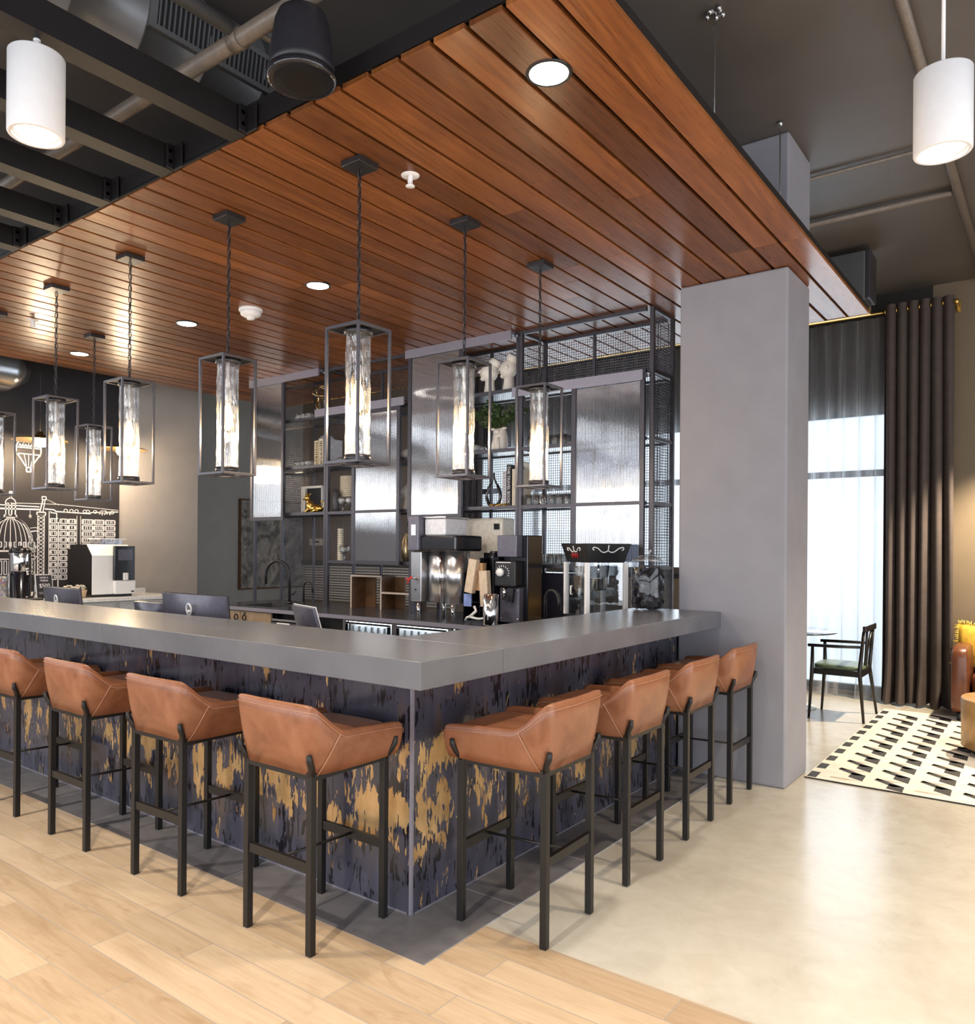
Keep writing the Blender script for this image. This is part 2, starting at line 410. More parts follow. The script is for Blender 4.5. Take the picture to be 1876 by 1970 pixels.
M['concretesol'] = mk('grey stone disc', (.40, .40, .46), .45, 0, .2, 14)
M['drawer'] = mk('light grey laminate', (.48, .50, .52), .5)
M['quartz'] = mk('white quartz', (.80, .80, .80), .25)
M['green_seat'] = mk('green leather seat', (.10, .14, .09), .4)
M['yellow'] = mk('mustard velvet', (.66, .40, .045), .7, 0, .2, 20, .1)
M['bamboo'] = mk('honey wood drum', (.50, .29, .11), .38, 0, .2, 12)
M['speaker'] = mk('black speaker shell', (.016, .016, .022), .42)
M['grillec'] = mk('speaker cloth', (.011, .009, .008), .85, spec=.15)
def m_tube():
    t = NT('rippled lantern glass'); t.n.remove(t.p)
    tr = t.N('ShaderNodeBsdfTransparent'); tr.inputs[0].default_value = (.93, .94, .95, 1)
    gl = t.N('ShaderNodeBsdfGlossy'); gl.inputs['Roughness'].default_value = .06; gl.inputs[0].default_value = (1, 1, 1, 1)
    tl = t.N('ShaderNodeBsdfTranslucent'); tl.inputs[0].default_value = (.95, .96, 1, 1)
    v = t.coords((34, 34, 2.6)); h = t.noise(v, 1, 3, .5, 1.6)
    b = t.N('ShaderNodeBump'); b.inputs['Strength'].default_value = .8; b.inputs['Distance'].default_value = .03
    t.L(h, b.inputs['Height']); t.L(b.outputs[0], gl.inputs['Normal'])
    lw = t.N('ShaderNodeLayerWeight'); lw.inputs[0].default_value = .4; t.L(b.outputs[0], lw.inputs['Normal'])
    m1 = t.N('ShaderNodeMixShader'); t.L(t.math('ADD', t.math('MULTIPLY', lw.outputs['Facing'], .75), .12, True), m1.inputs[0]); t.L(tr.outputs[0], m1.inputs[1]); t.L(gl.outputs[0], m1.inputs[2])
    m2 = t.N('ShaderNodeMixShader'); t.L(t.ramp(h, [(.46, (0,)*3), (.62, (.20,)*3)]), m2.inputs[0]); t.L(m1.outputs[0], m2.inputs[1]); t.L(tl.outputs[0], m2.inputs[2])
    t.L(m2.outputs[0], t.out.inputs[0]); return t.m
M['tubeglass'] = m_tube()
def m_reeded():
    t = NT('reeded door glass'); t.n.remove(t.p)
    tr = t.N('ShaderNodeBsdfTransparent'); tr.inputs[0].default_value = (.62, .62, .68, 1)
    gl = t.N('ShaderNodeBsdfGlossy'); gl.inputs['Roughness'].default_value = .05
    c = t.N('ShaderNodeTexCoord'); s = t.N('ShaderNodeSeparateXYZ'); t.L(c.outputs['Object'], s.inputs[0])
    rib = t.math('SINE', t.math('MULTIPLY', s.outputs[1], 520.))
    nz = t.noise(t.coords((1, 26, 7)), 1, 3, .6)
    b = t.N('ShaderNodeBump'); b.inputs['Strength'].default_value = .10; b.inputs['Distance'].default_value = .004
    t.L(t.math('ADD', rib, t.math('MULTIPLY', nz, 1.3)), b.inputs['Height']); t.L(b.outputs[0], gl.inputs['Normal'])
    mx = t.N('ShaderNodeMixShader'); mx.inputs[0].default_value = .5
    t.L(tr.outputs[0], mx.inputs[1]); t.L(gl.outputs[0], mx.inputs[2]); t.L(mx.outputs[0], t.out.inputs[0]); return t.m
M['reeded'] = m_reeded()
def m_sheer():
    t = NT('sheer voile'); t.n.remove(t.p)
    tr = t.N('ShaderNodeBsdfTransparent'); tl = t.N('ShaderNodeBsdfTranslucent'); df = t.N('ShaderNodeBsdfDiffuse')
    tl.inputs[0].default_value = (.86, .87, .9, 1); df.inputs[0].default_value = (.78, .79, .82, 1)
    n = t.noise(t.coords((1, 40, 1)), 1, 2)
    a = t.N('ShaderNodeMixShader'); a.inputs[0].default_value = .4; t.L(tl.outputs[0], a.inputs[1]); t.L(df.outputs[0], a.inputs[2])
    lw = t.N('ShaderNodeLayerWeight'); lw.inputs[0].default_value = .5
    mx = t.N('ShaderNodeMixShader'); t.L(t.math('ADD', t.math('MULTIPLY', lw.outputs['Facing'], .75), t.math('MULTIPLY', n, .30), True), mx.inputs[0])
    t.L(tr.outputs[0], mx.inputs[1]); t.L(a.outputs[0], mx.inputs[2]); t.L(mx.outputs[0], t.out.inputs[0]); return t.m
M['sheer'] = m_sheer()
M['drape'] = mk('taupe velvet drape', (.072, .055, .050), .75, 0, .12, 12)
M['rug_white'] = mk('cream cowhide', (.78, .72, .62), .8, 0, .12, 9)
M['rug_black'] = mk('black cowhide', (.022, .019, .018), .7, 0, .5, 20)
M['rug_beige'] = mk('fawn cowhide', (.48, .40, .31), .8, 0, .15, 20)
M['chalk'] = mk('chalk paint', (.78, .78, .82), .7)
M['mural'] = mk('chalkboard black', (.022, .020, .024), .55, 0, .2, 3)
def m_art():
    t = NT('abstract grey painting'); v = t.coords((1, 1, .8)); n = t.noise(v, 2.6, 5, .6, 2.5); n2 = t.noise(v, 7, 4, .6, 1)
    t.L(t.mix(.4, t.ramp(n, [(.3, (.02, .022, .03)), (.45, (.20, .23, .25)), (.6, (.68, .68, .68)), (.75, (.32, .34, .36))]), t.ramp(n2, [(.3, (.05,)*3), (.7, (.75,)*3)])), t.p.inputs['Base Color'])
    t.val(t.p, Roughness=.4); return t.m
M['art'] = m_art()
def m_stripe():
    t = NT('white slatted blind'); c = t.N('ShaderNodeTexCoord'); s = t.N('ShaderNodeSeparateXYZ'); t.L(c.outputs['Object'], s.inputs[0])
    k = t.math('GREATER_THAN', t.math('SINE', t.math('MULTIPLY', s.outputs[2], 2*PI/.042)), -.45)
    t.L(t.mix(k, (.05, .042, .035), (.82, .80, .76)), t.p.inputs['Base Color']); t.val(t.p, Roughness=.6); return t.m
M['blind'] = m_stripe()

# ------------------------------------------------------------------ the setting
XW = 6.6            # inner face of the east window wall
YA = 8.30           # wall that carries the painting
struct('floor', MB().box(-7.2, XW+.3, -7.2, YA+.2, -.10, 0), M['concrete'])
fl = MB()
fl.box(-7.0, -.262, -7.0, 7.2, 0, .004); fl.box(-.262, .118, -7.0, -.292, 0, .004)
struct('floor_wood_planks', fl, M['woodfloor'])
fl = MB(); fl.box(-.262, 0, -.29, 6.4, 0, .0045); fl.box(0, 2.74, -.29, 0, 0, .0045)
struct('floor_dark_tile', fl, M['tile'])
struct('ceiling', MB().box(-7.2, XW+.3, -7.2, YA+.2, 4.15, 4.25), M['ceil'])
struct('wall_mural_side', MB().box(.96, 2.72, 7.22, YA+.2, 0, 4.15), M['wall_dark'])
# north shopfront, left of the picture: a band of glass and a clerestory over a blind added to darken low reflections
nb = MB(); nb.box(-7.2, .96, 7.22, 7.4, 0, .5); nb.box(-7.2, .96, 7.22, 7.4, 2.72, 3.42); nb.box(-7.2, .96, 7.42, 7.5, .5, 4.15)
struct('wall_north', nb, M['wall_grey'])
struct('wall_north_added_blind', MB().box(-7.0, .96, 7.22, 7.25, .5, 1.95), mk('grey added blind', (.30, .31, .34), .7))
nm = MB()
for x in (-6.9, -5.4, -3.9, -2.4, -.9, .6): nm.box(x-.035, x+.035, 7.20, 7.27, 1.95, 2.72); nm.box(x-.035, x+.035, 7.20, 7.27, 3.42, 4.15)
struct('trim_3', nm, M['black'])
struct('wall_pier', MB().box(2.72, 3.83, 7.22, YA+.2, 0, 4.15), M['wall_grey'])
struct('wall_art_side', MB().box(3.83, XW+.3, YA, YA+.2, 0, 4.15), M['wall_daylit'])
struct('wall_pillar', MB().box(2.742, 3.26, -.715, -.006, 0, 3.298), M['pillar'], .012)
struct('wall_pillar_upper', MB().box(2.742, 3.26, -.715, -.006, 3.36, 4.15), M['pillar'], .012)
# east wall with window openings: a tall one to the floor and a run above the low panelling
ew = MB()
ew.box(XW, XW+.2, -7.2, -1.05, 0, 4.15); ew.box(XW, XW+.2, .95, 1.06, 0, 2.98)
ew.box(XW, XW+.2, 1.06, 4.95, 0, 1.16); ew.box(XW, XW+.2, 4.95, YA, 1.30, 4.15); ew.box(XW, XW+.2, 4.95, YA, 0, .62)
ew.box(XW, XW+.2, -1.05, .95, 0, .04)
struct('wall_east', ew, M['wall_brown'])
struct('wall_east_header', MB().box(XW, XW+.2, -1.05, 4.95, 2.98, 4.15), mk('black window header', (.028, .025, .023), .35))
struct('wall_low_blind', MB().box(XW+.05, XW+.15, 4.95, YA, .62, 1.30), M['blind'])
struct('trim_1', MB().box(XW-.05, XW, 1.06, YA-.01, 1.22, 1.30), M['wall_dark'])
def window(name, y0, y1, z0, z1, cols, rows):
    root = bpy.data.objects.new(name, None); COL.objects.link(root); root['kind'] = 'structure'
    f = MB(); x0, x1 = XW+.05, XW+.13
    f.box(x0, x1, y0, y1, z0, z0+.06); f.box(x0, x1, y0, y1, z1-.06, z1)
    for y in cols: f.box(x0, x1, y-.03, y+.03, z0+.06, z1-.06)
    for z in rows:
        ys = [y0]+list(cols)+[y1]
        for a, b in zip(cols[:-1], cols[1:]): f.box(x0, x1, a+.03, b-.03, z-.035, z+.035)
    f.build('window_frame', M['black'], root)
    MB().box(XW+.085, XW+.09, y0, y1, z0, z1).build('window_pane', M['pane'], root)
window('window_1', -1.05, .95, .04, 2.98, (-1.02, .92), (2.32,))
window('window_2', 1.06, 4.95, 1.16, 2.98, (1.09, 2.35, 3.65, 4.92), (2.32,))
# shopfront walls behind the camera: glass bays between dark mullions
ww = MB()
ww.box(-7.2, -7.0, -7.2, 7.2, 0, .35); ww.box(-7.2, -7.0, -7.2, 7.2, 3.2, 4.15)
ww.box(-7.25, -7.2, -7.2, 7.2, .35, 3.2)
struct('wall_west', ww, M['wall_grey'])
ws = MB(); ws.box(-7.0, XW, -7.2, -7.0, 0, .35); ws.box(-7.0, XW, -7.2, -7.0, 3.2, 4.15); ws.box(3.4, XW, -7.2, -7.0, .35, 3.2); ws.box(-7.0, 3.4, -7.25, -7.2, .35, 3.2)
struct('wall_south', ws, M['wall_grey'])
mw = MB()
for y in (-6.9, -4.8, -2.6, -.4, 1.8, 4.0, 6.2): mw.box(-6.93, -6.85, y-.05, y+.05, .35, 3.2)
mw.box(-6.93, -6.85, -7, 7.2, 2.35, 2.47)
for x in (-6.2, -4.1, -2.0, .1, 2.2): mw.box(x-.05, x+.05, -6.93, -6.85, .35, 3.2)
mw.box(-6.2, 3.3, -6.93, -6.85, 2.35, 2.47)
struct('trim_2', mw, M['black'])

# ------------------------------------------------------------------ wood canopy over the bar
CX0, CX1, CY0, CY1, CZ = -.272, 4.16, -.93, 5.80, 3.30
t = thing('ceiling_canopy', 'suspended walnut plank canopy with black edge channel hanging over the bar', 'ceiling canopy', (0, 0, 0))
pl = MB(); gap = .0095; k = 0; y = .005+.156*-6
while y < CY1-.02:
    a, b = y+gap, y+.156-gap
    cut = random.uniform(2.0, 2.9) if k > 9 else (2.33 if k in (0, 1) else random.choice((1.95, 1.55, 2.33)))
    dz = random.uniform(-.002, .002); xs = CX0 + random.uniform(-.004, .004)
    x = xs
    for e in ((cut, CX1) if k % 2 == 0 or k < 2 else (cut*.55, cut*1.42, CX1)):
        pl.box(x, e-.0022, a, b, CZ+dz, CZ+.022+dz); x = e
    y += .156; k += 1
pl.build('plank_soffit', M['planks'], t, .0015, seg=1)
MB().box(CX0+.03, CX1-.02, CY0+.03, CY1-.03, CZ+.03, CZ+.05).build('backing_board', M['black'], t)
ch = MB(); ch.box(CX0-.004, CX0+.02, .52, CY1, CZ+.026, CZ+.135); ch.box(CX0-.012, CX0, .75, CY1, CZ+.005, CZ+.016)
ch.box(CX0-.004, CX0+.01, CY0, .52, CZ+.024, CZ+.10)
ch.build('edge_channel', M['beam'], t)
MB().box(CX0+.02, CX1, CY0+.01, CY0+.03, CZ+.024, CZ+.06).build('side_rail', M['black'], t)
MB().box(CX1-.012, CX1+.004, CY0, CY1, CZ-.004, CZ+.05).build('end_trim', M['brass'], t)
# suspension cables
cab = [(1.37, -.735, 'beyond the recessed light at the right canopy edge'), (2.60, -.70, 'in front of the pillar top'), (.30, -.10, 'right of the black hanging speaker'), (.75, -.45, 'second right of the black hanging speaker')]
for i, (x, y, wh) in enumerate(cab):
    t = thing('suspension_cable', 'thin steel cable holding the wood canopy, '+wh, 'cable', (x, y, CZ+.055), 0, 'cables holding up the wood canopy')
    MB().tube([(0, 0, 0), (0, 0, 4.15-CZ-.07)], .004, 6).build('wire', M['steel'], t)
    c = MB()
    if i == 0:
        for j in range(9): c.ball((random.uniform(-.06, .06), random.uniform(-.04, .04), 4.15-CZ-.075+random.uniform(-.015, .012)), .014, 6)
    else: c.lathe([(.012, 4.15-CZ-.085), (.02, 4.15-CZ-.055)], 0, 0, 10)
    c.build('ceiling_anchor', M['steel'], t)

# ------------------------------------------------------------------ steel beams, ducts and pipes on the left
bl = ['nearest black steel beam, the one over the white cylinder lamp', 'second black steel beam from the front, running into the canopy edge', 'middle black steel beam running into the canopy edge', 'fourth black steel beam from the front at upper left', 'farthest black steel beam at the left picture edge']
beam_src = None
for i, y in enumerate((.79, 1.345, 1.92, 2.46, 2.97)):
    t = thing('steel_beam', bl[i], 'beam', (CX0-.008, y, CZ), 0, 'black beams beside the wood canopy')
    b = MB(); b.box(-6.5, -.004, -.05, -.042, 0, .118); b.box(-6.5, -.004, -.042, .05, 0, .008); b.box(-6.5, -.004, -.042, .05, .110, .118)
    b.build('channel', M['beam'], t)
    p = MB(); p.box(-.012, -.002, -.13, -.052, .0, .118); p.box(-.05, -.012, -.066, -.056, 0, .118)
    p.build('end_plate', M['beam'], t, .004)
    q = MB()
    for z in (.035, .085): q.lathe([(.010, -.052), (.010, -.070), (.004, -.074)], 0, 0, 8, M=Matrix.Translation((-.04, 0, z)) @ Matrix.Rotation(R(-90), 4, 'X') @ Matrix.Scale(-1, 4, (0, 0, 1)) if False else Matrix.Translation((-.03, -.066, z)) @ Matrix.Rotation(R(90), 4, 'X') @ Matrix.Translation((0, 0, .052)))
    q.build('bolt', M['steel'], t)
t = thing('air_duct', 'large round grey spiral air duct with a side grille above the beams', 'duct', (0, 1.30, 3.89))
d = MB(); rr = .25
prof = []
x = -5.2
while x < .9:
    prof += [(rr, x), (rr, x+.29), (rr+.008, x+.295), (rr+.008, x+.305)]; x += .31
d.lathe(prof, 0, 0, 40, M=Matrix.Rotation(R(90), 4, 'Y')); d.build('duct_tube', M['duct'], t)
g = MB(); a = R(232)
gm = Matrix.Rotation(R(-80), 4, 'X')
def gp(b, x0, x1, s0, s1, z0, z1):
    n = len(b.v); b.box(x0, x1, s0, s1, z0, z1)
    b.v[n:] = [tuple(gm @ Vector(v)) for v in b.v[n:]]
zi, zo, hw_ = -.235, -.268, .062
gp(g, -.56, .12, -hw_-.022, -hw_, zo, zi+.03); gp(g, -.56, .12, hw_, hw_+.022, zo, zi+.03); gp(g, -.56, -.525, -hw_, hw_, zo, zi); gp(g, .085, .12, -hw_, hw_, zo, zi)
g.build('grille_frame', M['duct'], t)
g = MB(); gp(g, -.525, .085, -hw_, hw_, -.256, -.2545); g.build('grille_back', M['black'], t)
g = MB()
for i in range(25): gp(g, -.518+i*.0243, -.510+i*.0243, -hw_, hw_, -.266, -.2565)
g.build('grille_slats', M['duct'], t)
def pipe(name, lab, pts, r, mat, cat='pipe', n=12):
    t = thing(name, lab, cat, pts[0], 0, None); P = [Vector(p)-Vector(pts[0]) for p in pts]
    MB().tube(P, r, n).build('pipe_run', mat, t); return t
t = pipe('ceiling_pipe', 'long taupe pipe crossing diagonally under the duct at upper left', [(-.47, -1.4, 3.545), (-.47, 6.6, 3.545)], .035, M['pipe'])
MB().lathe([(.042, -.03), (.042, .03)], 0, 0, 12, M=Matrix.Translation((0, 1.95, 0)) @ Matrix.Rotation(R(90), 4, 'X')).build('coupling', M['pipe'], t)
pipe('ceiling_pipe', 'short grey pipe teeing into the long taupe pipe near the speaker', [(-3.0, .545, 3.60), (-.507, .545, 3.57)], .028, M['duct'])
pipe('ceiling_pipe', 'grey pipe end poking out between speaker and wood canopy', [(-.412, .50, 3.60), (.16, .50, 3.60)], .022, M['duct'])
pipe('ceiling_pipe', 'taupe conduit running along the ceiling behind the right cylinder lamp', [(.6, -1.478, 4.12), (XW-.05, -1.478, 4.12)], .03, M['pipe'])
pipe('ceiling_pipe', 'crosswise ceiling conduit meeting the right conduit beyond the lamp', [(4.25, -1.44, 4.115), (4.25, 2.6, 4.115)], .024, M['pipe'])
pipe('ceiling_pipe', 'thin dark conduit across the ceiling just behind the pillar top', [(3.45, -1.44, 4.125), (3.45, 2.0, 4.125)], .012, M['pipe'])
# ceiling equipment box at the far right
t = thing('ceiling_unit', 'grey metal ceiling unit with a small white label behind the canopy edge', 'air unit', (5.02, -.46, 3.62))
MB().box(-.01, .28, -.27, .60, 0, .47).build('casing', M['duct'], t, .01)
MB().box(0, .27, -.31, -.27, .06, .47).build('side_flange', M['frame'], t, .006)
MB().box(-.10, -.012, -.285, -.19, -.012, 0).build('label_plate', M['white'], t)
lb = MB()
for i in range(5): lb.box(-.09+i*.015, -.084+i*.015, -.265, -.215, -.016, -.012)
lb.build('label_print', M['black'], t)
MB().tube([(.15, .1, .47), (.15, .1, .525)], .012, 8).build('hanger', M['steel'], t)
# hanging wires and cables among the beams
wp = MB()
t = thing('sagging_cable', 'thin dark cable sagging between the beams at upper left', 'cable', (-1.6, 1.75, 4.1))
MB().tube(spl([(-.8, .2, -.02), (.1, .5, -.10), (.8, .9, -.16), (1.2, 1.4, -.02)], 8), .008, 6).build('cable_run', M['black'], t)
t = thing('sagging_cable', 'thin reddish cable sagging below the thin dark cable at upper left', 'cable', (-1.6, 2.0, 3.98))
MB().tube(spl([(-.9, .1, .15), (-.1, .25, -.06), (.7, .5, -.18), (1.1, .9, .15)], 8), .006, 6).build('cable_run', mk('dull red cable', (.12, .03, .02), .5), t)
# second duct far left beyond the canopy
t = thing('air_duct', 'pale round air duct beyond the far edge of the wood canopy', 'duct', (-.5, 6.85, 3.38))
MB().lathe([(.24, -4), (.24, .6), (.25, .62), (.25, .66), (.24, .68), (.24, 1.75), (.12, 1.95)], 0, 0, 32, M=Matrix.Rotation(R(90), 4, 'Y')).build('duct_tube', M['steel'], t)

# ------------------------------------------------------------------ ceiling fittings on the canopy
dl = [(.12, -.555, 'round recessed downlight nearest the camera, at the canopy right edge'), (1.24, 1.97, 'round recessed downlight behind the chain of the largest lantern'), (1.24, 3.52, 'round recessed downlight between smoke detector and the third lantern chain'), (1.22, 5.22, 'round recessed downlight at the far left of the canopy')]
src = None
for x, y, lab in dl:
    if src is None:
        src = thing('recessed_downlight', lab, 'downlight', (x, y, CZ), 0, 'recessed lights in the wood canopy')
        MB().lathe([(.074, -.004), (.080, -.008), (.088, -.004), (.088, .004), (.074, .004)], 0, 0, 32).build('trim_ring', M['black'], src)
        MB().lathe([(.0001, -.005), (.074, -.005), (.074, .003)], 0, 0, 32).build('lens', M['glow'], src)
    else: dup(src, (x, y, CZ), 0, lab)
    spot('downlight_beam', (x, y, CZ-.02), 85, (1, .92, .82), 120, .7, .07)
src = None
for x, y, lab in ((.42, .405, 'small white fire sprinkler head just right of the nearest lantern canopy plate'), (.46, 4.44, 'small white fire sprinkler head at the far left, near the far lantern chains')):
    if src is None:
        src = thing('sprinkler_head', lab, 'sprinkler', (x, y, CZ), 0, 'white sprinklers in the wood canopy')
        MB().lathe([(.0001, -.003), (.044, -.004), (.046, .002)], 0, 0, 24).build('escutcheon', M['white'], src)
        s = MB().lathe([(.012, -.004), (.012, -.03), (.007, -.034), (.006, -.05)], 0, 0, 12); s.lathe([(.0001, -.056), (.022, -.056), (.022, -.052), (.0001, -.05)], 0, 0, 16)
        s.tube([(-.013, 0, -.02), (-.015, 0, -.04), (0, 0, -.055)], .003, 6); s.tube([(.013, 0, -.02), (.015, 0, -.04), (0, 0, -.055)], .003, 6)
        s.build('nozzle', M['white'], src)
    else: dup(src, (x, y, CZ), 0, lab)
t = thing('smoke_detector', 'white domed smoke detector on the wood canopy above the left shelf', 'smoke detector', (1.30, 2.78, CZ))
MB().lathe([(.088, .0), (.088, -.02), (.080, -.024)], 0, 0, 28).build('base', M['white'], t)
MB().lathe([(.080, -.024), (.074, -.05), (.05, -.064), (.03, -.066), (.028, -.082), (.0001, -.084)], 0, 0, 28).build('dome', M['lampwhite'], t)

# ------------------------------------------------------------------ lantern pendants
def lantern(loc, lab):
    t = thing('lantern_pendant', lab, 'pendant lamp', loc, 0, 'lantern pendants over the bar')
    MB().box(-.062, .062, -.062, .062, -.028, 0).build('ceiling_plate', M['chain'], t, .002)
    top, bot, h = -.775, -1.41, .1025
    z = -.03; c = MB(); i = 0
    while z > top+.03:
        L = .046; pts = []
        for k in range(10):
            a = 2*PI*k/10; u = .0095*math.cos(a); v = L/2*math.sin(a)*1.0
            pts.append((u, 0, z-L/2+v) if i % 2 == 0 else (0, u, z-L/2+v))
        c.tube(pts, .0026, 5, True); z -= L-.010; i += 1
    c.build('chain', M['chain'], t)
    MB().tube([(0, 0, -.03), (.006, .004, -.2), (-.005, -.004, -.4), (.004, .003, -.6), (0, 0, top)], .0022, 5).build('cord', M['black'], t)
    f = MB(); s = .013
    for sx in (-1, 1):
        for sy in (-1, 1): f.box(sx*h-s/2, sx*h+s/2, sy*h-s/2, sy*h+s/2, bot, top)
    for z0, z1 in ((top-s, top), (bot, bot+s)):
        for sg in (-1, 1):
            f.box(-h+s/2, h-s/2, sg*h-s/2, sg*h+s/2, z0, z1); f.box(sg*h-s/2, sg*h+s/2, -h+s/2, h-s/2, z0, z1)
    f.box(-h+s/2, h-s/2, -.012, .012, bot+.002, bot+.010); f.box(-.012, .012, -h+s/2, h-s/2, bot+.002, bot+.010)
    f.build('frame', M['pend'], t, .0012, seg=1)
    MB().box(-h+s/2, h-s/2, -h+s/2, h-s/2, top-.006, top-.001).build('top_plate', M['black'], t)
    p = MB().lathe([(.064, top-.007), (.067, top-.012), (.067, top-.03), (.060, top-.03), (.060, top-.008)], 0, 0, 24)
    p.build('glass_holder', M['chain'], t); p = MB().lathe([(.062, bot+.045), (.064, bot+.02), (.05, bot+.011), (.05, bot+.02), (.056, bot+.045)], 0, 0, 24)
    p.build('glass_holder', M['chain'], t)
    g = MB(); prof = []
    for i in range(26):
        z = bot+.03+(top-.025-bot-.03)*i/25; prof.append((.0575+.0012*math.sin(i*1.9)+.0008*math.sin(i*.7), z))
    vs = []; n = 30; fs = []
    for i, (r, z) in enumerate(prof):
        for k in range(n):
            a = 2*PI*k/n; q = r+.0016*math.sin(3*a+i*.35)+.0012*math.sin(7*a-i*.22); vs.append((q*math.cos(a), q*math.sin(a), z))
    for i in range(25):
        for k in range(n): fs.append((i*n+k, i*n+(k+1) % n, (i+1)*n+(k+1) % n, (i+1)*n+k))
    g.add(vs, fs, 0, True); g.build('glass_tube', M['tubeglass'], t)
    k = MB().tube([(0, 0, top-.006), (0, 0, top-.17)], .009, 10); k.lathe([(.016, top-.17), (.016, top-.24), (.013, top-.245)], 0, 0, 14)
    k.build('lamp_holder', M['white'] , t)
    b = MB().lathe([(.012, top-.245), (.014, top-.26), (.026, top-.30), (.029, top-.33), (.025, top-.365), (.012, top-.385), (.0001, top-.388)], 0, 0, 16).build('bulb', M['bulb'], t)
    q = MB()
    for a in range(4):
        x, y = .011*math.cos(a*PI/2), .011*math.sin(a*PI/2); q.tube([(x*.6, y*.6, top-.275), (x, y, top-.36)], .0016, 5)
    q.build('filament', M['bulbcore'], b)
    return t
PZ = CZ-.002
pend = [(.184, .511, 'largest nearest lantern pendant, hanging at the corner of the bar'), (.184, 1.505, 'lantern pendant left of the nearest one, in front of the grey pier corner'), (.184, 2.505, 'third lantern pendant along the left leg of the bar'), (.184, 3.46, 'fourth lantern pendant, over the painted hot air balloon'), (.184, 4.44, 'lantern pendant cut off by the left picture edge'), (.98, 4.48, 'small far lantern pendant in front of the black mural wall'), (.998, .514, 'lantern pendant in front of the tall third sliding door'), (1.79, .524, 'rightmost lantern pendant, in front of the shelf bay with clear tumblers')]
L0 = None
for x, y, lab in pend:
    if L0 is None: L0 = lantern((x, y, PZ), lab)
    else: dup(L0, (x, y, PZ), 0, lab)
    l = bpy.data.lights.new('lantern_glow', 'POINT'); l.energy = 9; l.color = (1, .72, .42); l.shadow_soft_size = .03
    o = bpy.data.objects.new('lantern_glow', l); COL.objects.link(o); o.location = (x, y, PZ-1.18)

# ------------------------------------------------------------------ cylinder pendants and speaker
def cyl_lamp(loc, top, lab, power=80, color=(1, .82, .58)):
    t = thing('cylinder_pendant', lab, 'pendant lamp', loc, 0, 'white cylinder pendants')
    MB().lathe([(.0001, .285), (.090, .285), (.0925, .282), (.0925, .004), (.0905, 0), (.078, 0), (.078, .012)], 0, 0, 48).build('shade', M['lampwhite'], t)
    MB().lathe([(.0001, .010), (.066, .010), (.070, .013), (.078, .013)], 0, 0, 40).build('lens', M['glow_soft'], t)
    MB().tube([(0, 0, .285), (0, 0, top-loc[2])], .0065, 8).build('stem', M['white'], t)
    MB().lathe([(.012, top-loc[2]-.008), (.012, top-loc[2])], 0, 0, 20).build('stem_mount', M['white'], t)
    spot('cylinder_beam', (loc[0], loc[1], loc[2]-.01), power, color, 110, .6, .05)
cyl_lamp((-1.135, .80, 2.955), 3.30, 'white cylinder pendant at left hanging from the nearest black beam')
cyl_lamp((.825, -1.76, 2.92), 4.15, 'white cylinder pendant on a long stem at the upper right')
# the same kind of lamp goes on over the lounge, beyond the picture
spot('sofa_lamp_beam', (5.9, -1.95, 2.9), 420, (1, .82, .58), 110, .6, .05)
spot('rug_lamp_beam', (3.2, -2.6, 2.9), 130, (1, .82, .58), 110, .6, .05)
for x, y in ((-2.6, -.6), (-2.4, 2.6), (-.9, -3.4), (1.6, -4.3), (3.9, -4.6)):
    spot('added_floor_spot', (x, y, 3.04), 215, (1, .92, .80), 110, .6, .05)  # unseen spots added to brighten the floor in front of the bar
t = thing('pendant_speaker', 'black bucket shaped pendant loudspeaker at the canopy edge', 'speaker', (-.47, .16, 3.235))
MB().lathe([(.125, .03), (.122, .06), (.113, .14), (.100, .22), (.088, .25), (.05, .262), (.0001, .265)], 0, 0, 40).build('housing', M['speaker'], t)
MB().lathe([(.118, .004), (.126, .006), (.1285, .016), (.1285, .03), (.125, .034)], 0, 0, 40).build('rim', M['blackgloss'], t)
MB().lathe([(.0001, -.004), (.06, -.002), (.118, .006)], 0, 0, 40).build('grille', M['grillec'], t)
c = MB(); c.tube([(-.02, 0, .262), (-.03, 0, .45), (-.02, 0, .9)], .003, 6); c.tube([(.02, 0, .262), (.01, 0, .45), (-.02, 0, .9)], .003, 6); c.tube([(0, .02, .262), (.02, .02, .4), (-.02, 0, .9)], .003, 6)
c.tube(spl([(.0, .02, .262), (.03, .03, .34), (.02, .02, .40), (-.02, 0, .36), (0, 0, .262)], 5), .0025, 5)
c.build('hanging_wires', M['steel'], t)

# ------------------------------------------------------------------ the bar
HC, TC, OV, CW = 1.097, .102, .303, .59
t = thing('bar_counter', 'dark bar front clad in glossy panels flaked with gold leaf', 'bar counter', (0, 0, 0))
t2 = [-0.0]
ys = [.012, .463]+[.463+.6*i for i in range(1, 9)]; 
for a, b in zip(ys[:-1], ys[1:]): MB().box(0, .012, a+.0012, b-.0012, .003, HC-TC).build('cladding_panel', M['gold_panel'], t)
xs = [.012, .607, 1.212, 1.81, 2.335, 2.738]
for a, b in zip(xs[:-1], xs[1:]): MB().box(a+.0012, b-.0012, 0, .012, .003, HC-TC).build('cladding_panel', M['gold_panel'], t)
MB().box(-.004, .009, -.004, .009, .002, HC-TC).build('corner_trim', M['track'], t)
c = MB(); c.box(.013, .17, .013, 5.25, .003, HC-TC); c.box(.17, 2.738, .013, .17, .003, HC-TC); c.build('core_wall', M['black'], t)
c = MB(); c.box(-.006, -.001, .02, 5.25, .0046, .010); c.box(.02, 2.736, -.006, -.001, .0046, .010); c.build('base_edging', M['track'], t)
t = thing('bar_countertop', 'thick grey L-shaped bar countertop with mitred front corner', 'countertop', (0, 0, HC-TC))
def slab(poly): return MB().prism(poly, 'z', .0005, TC)
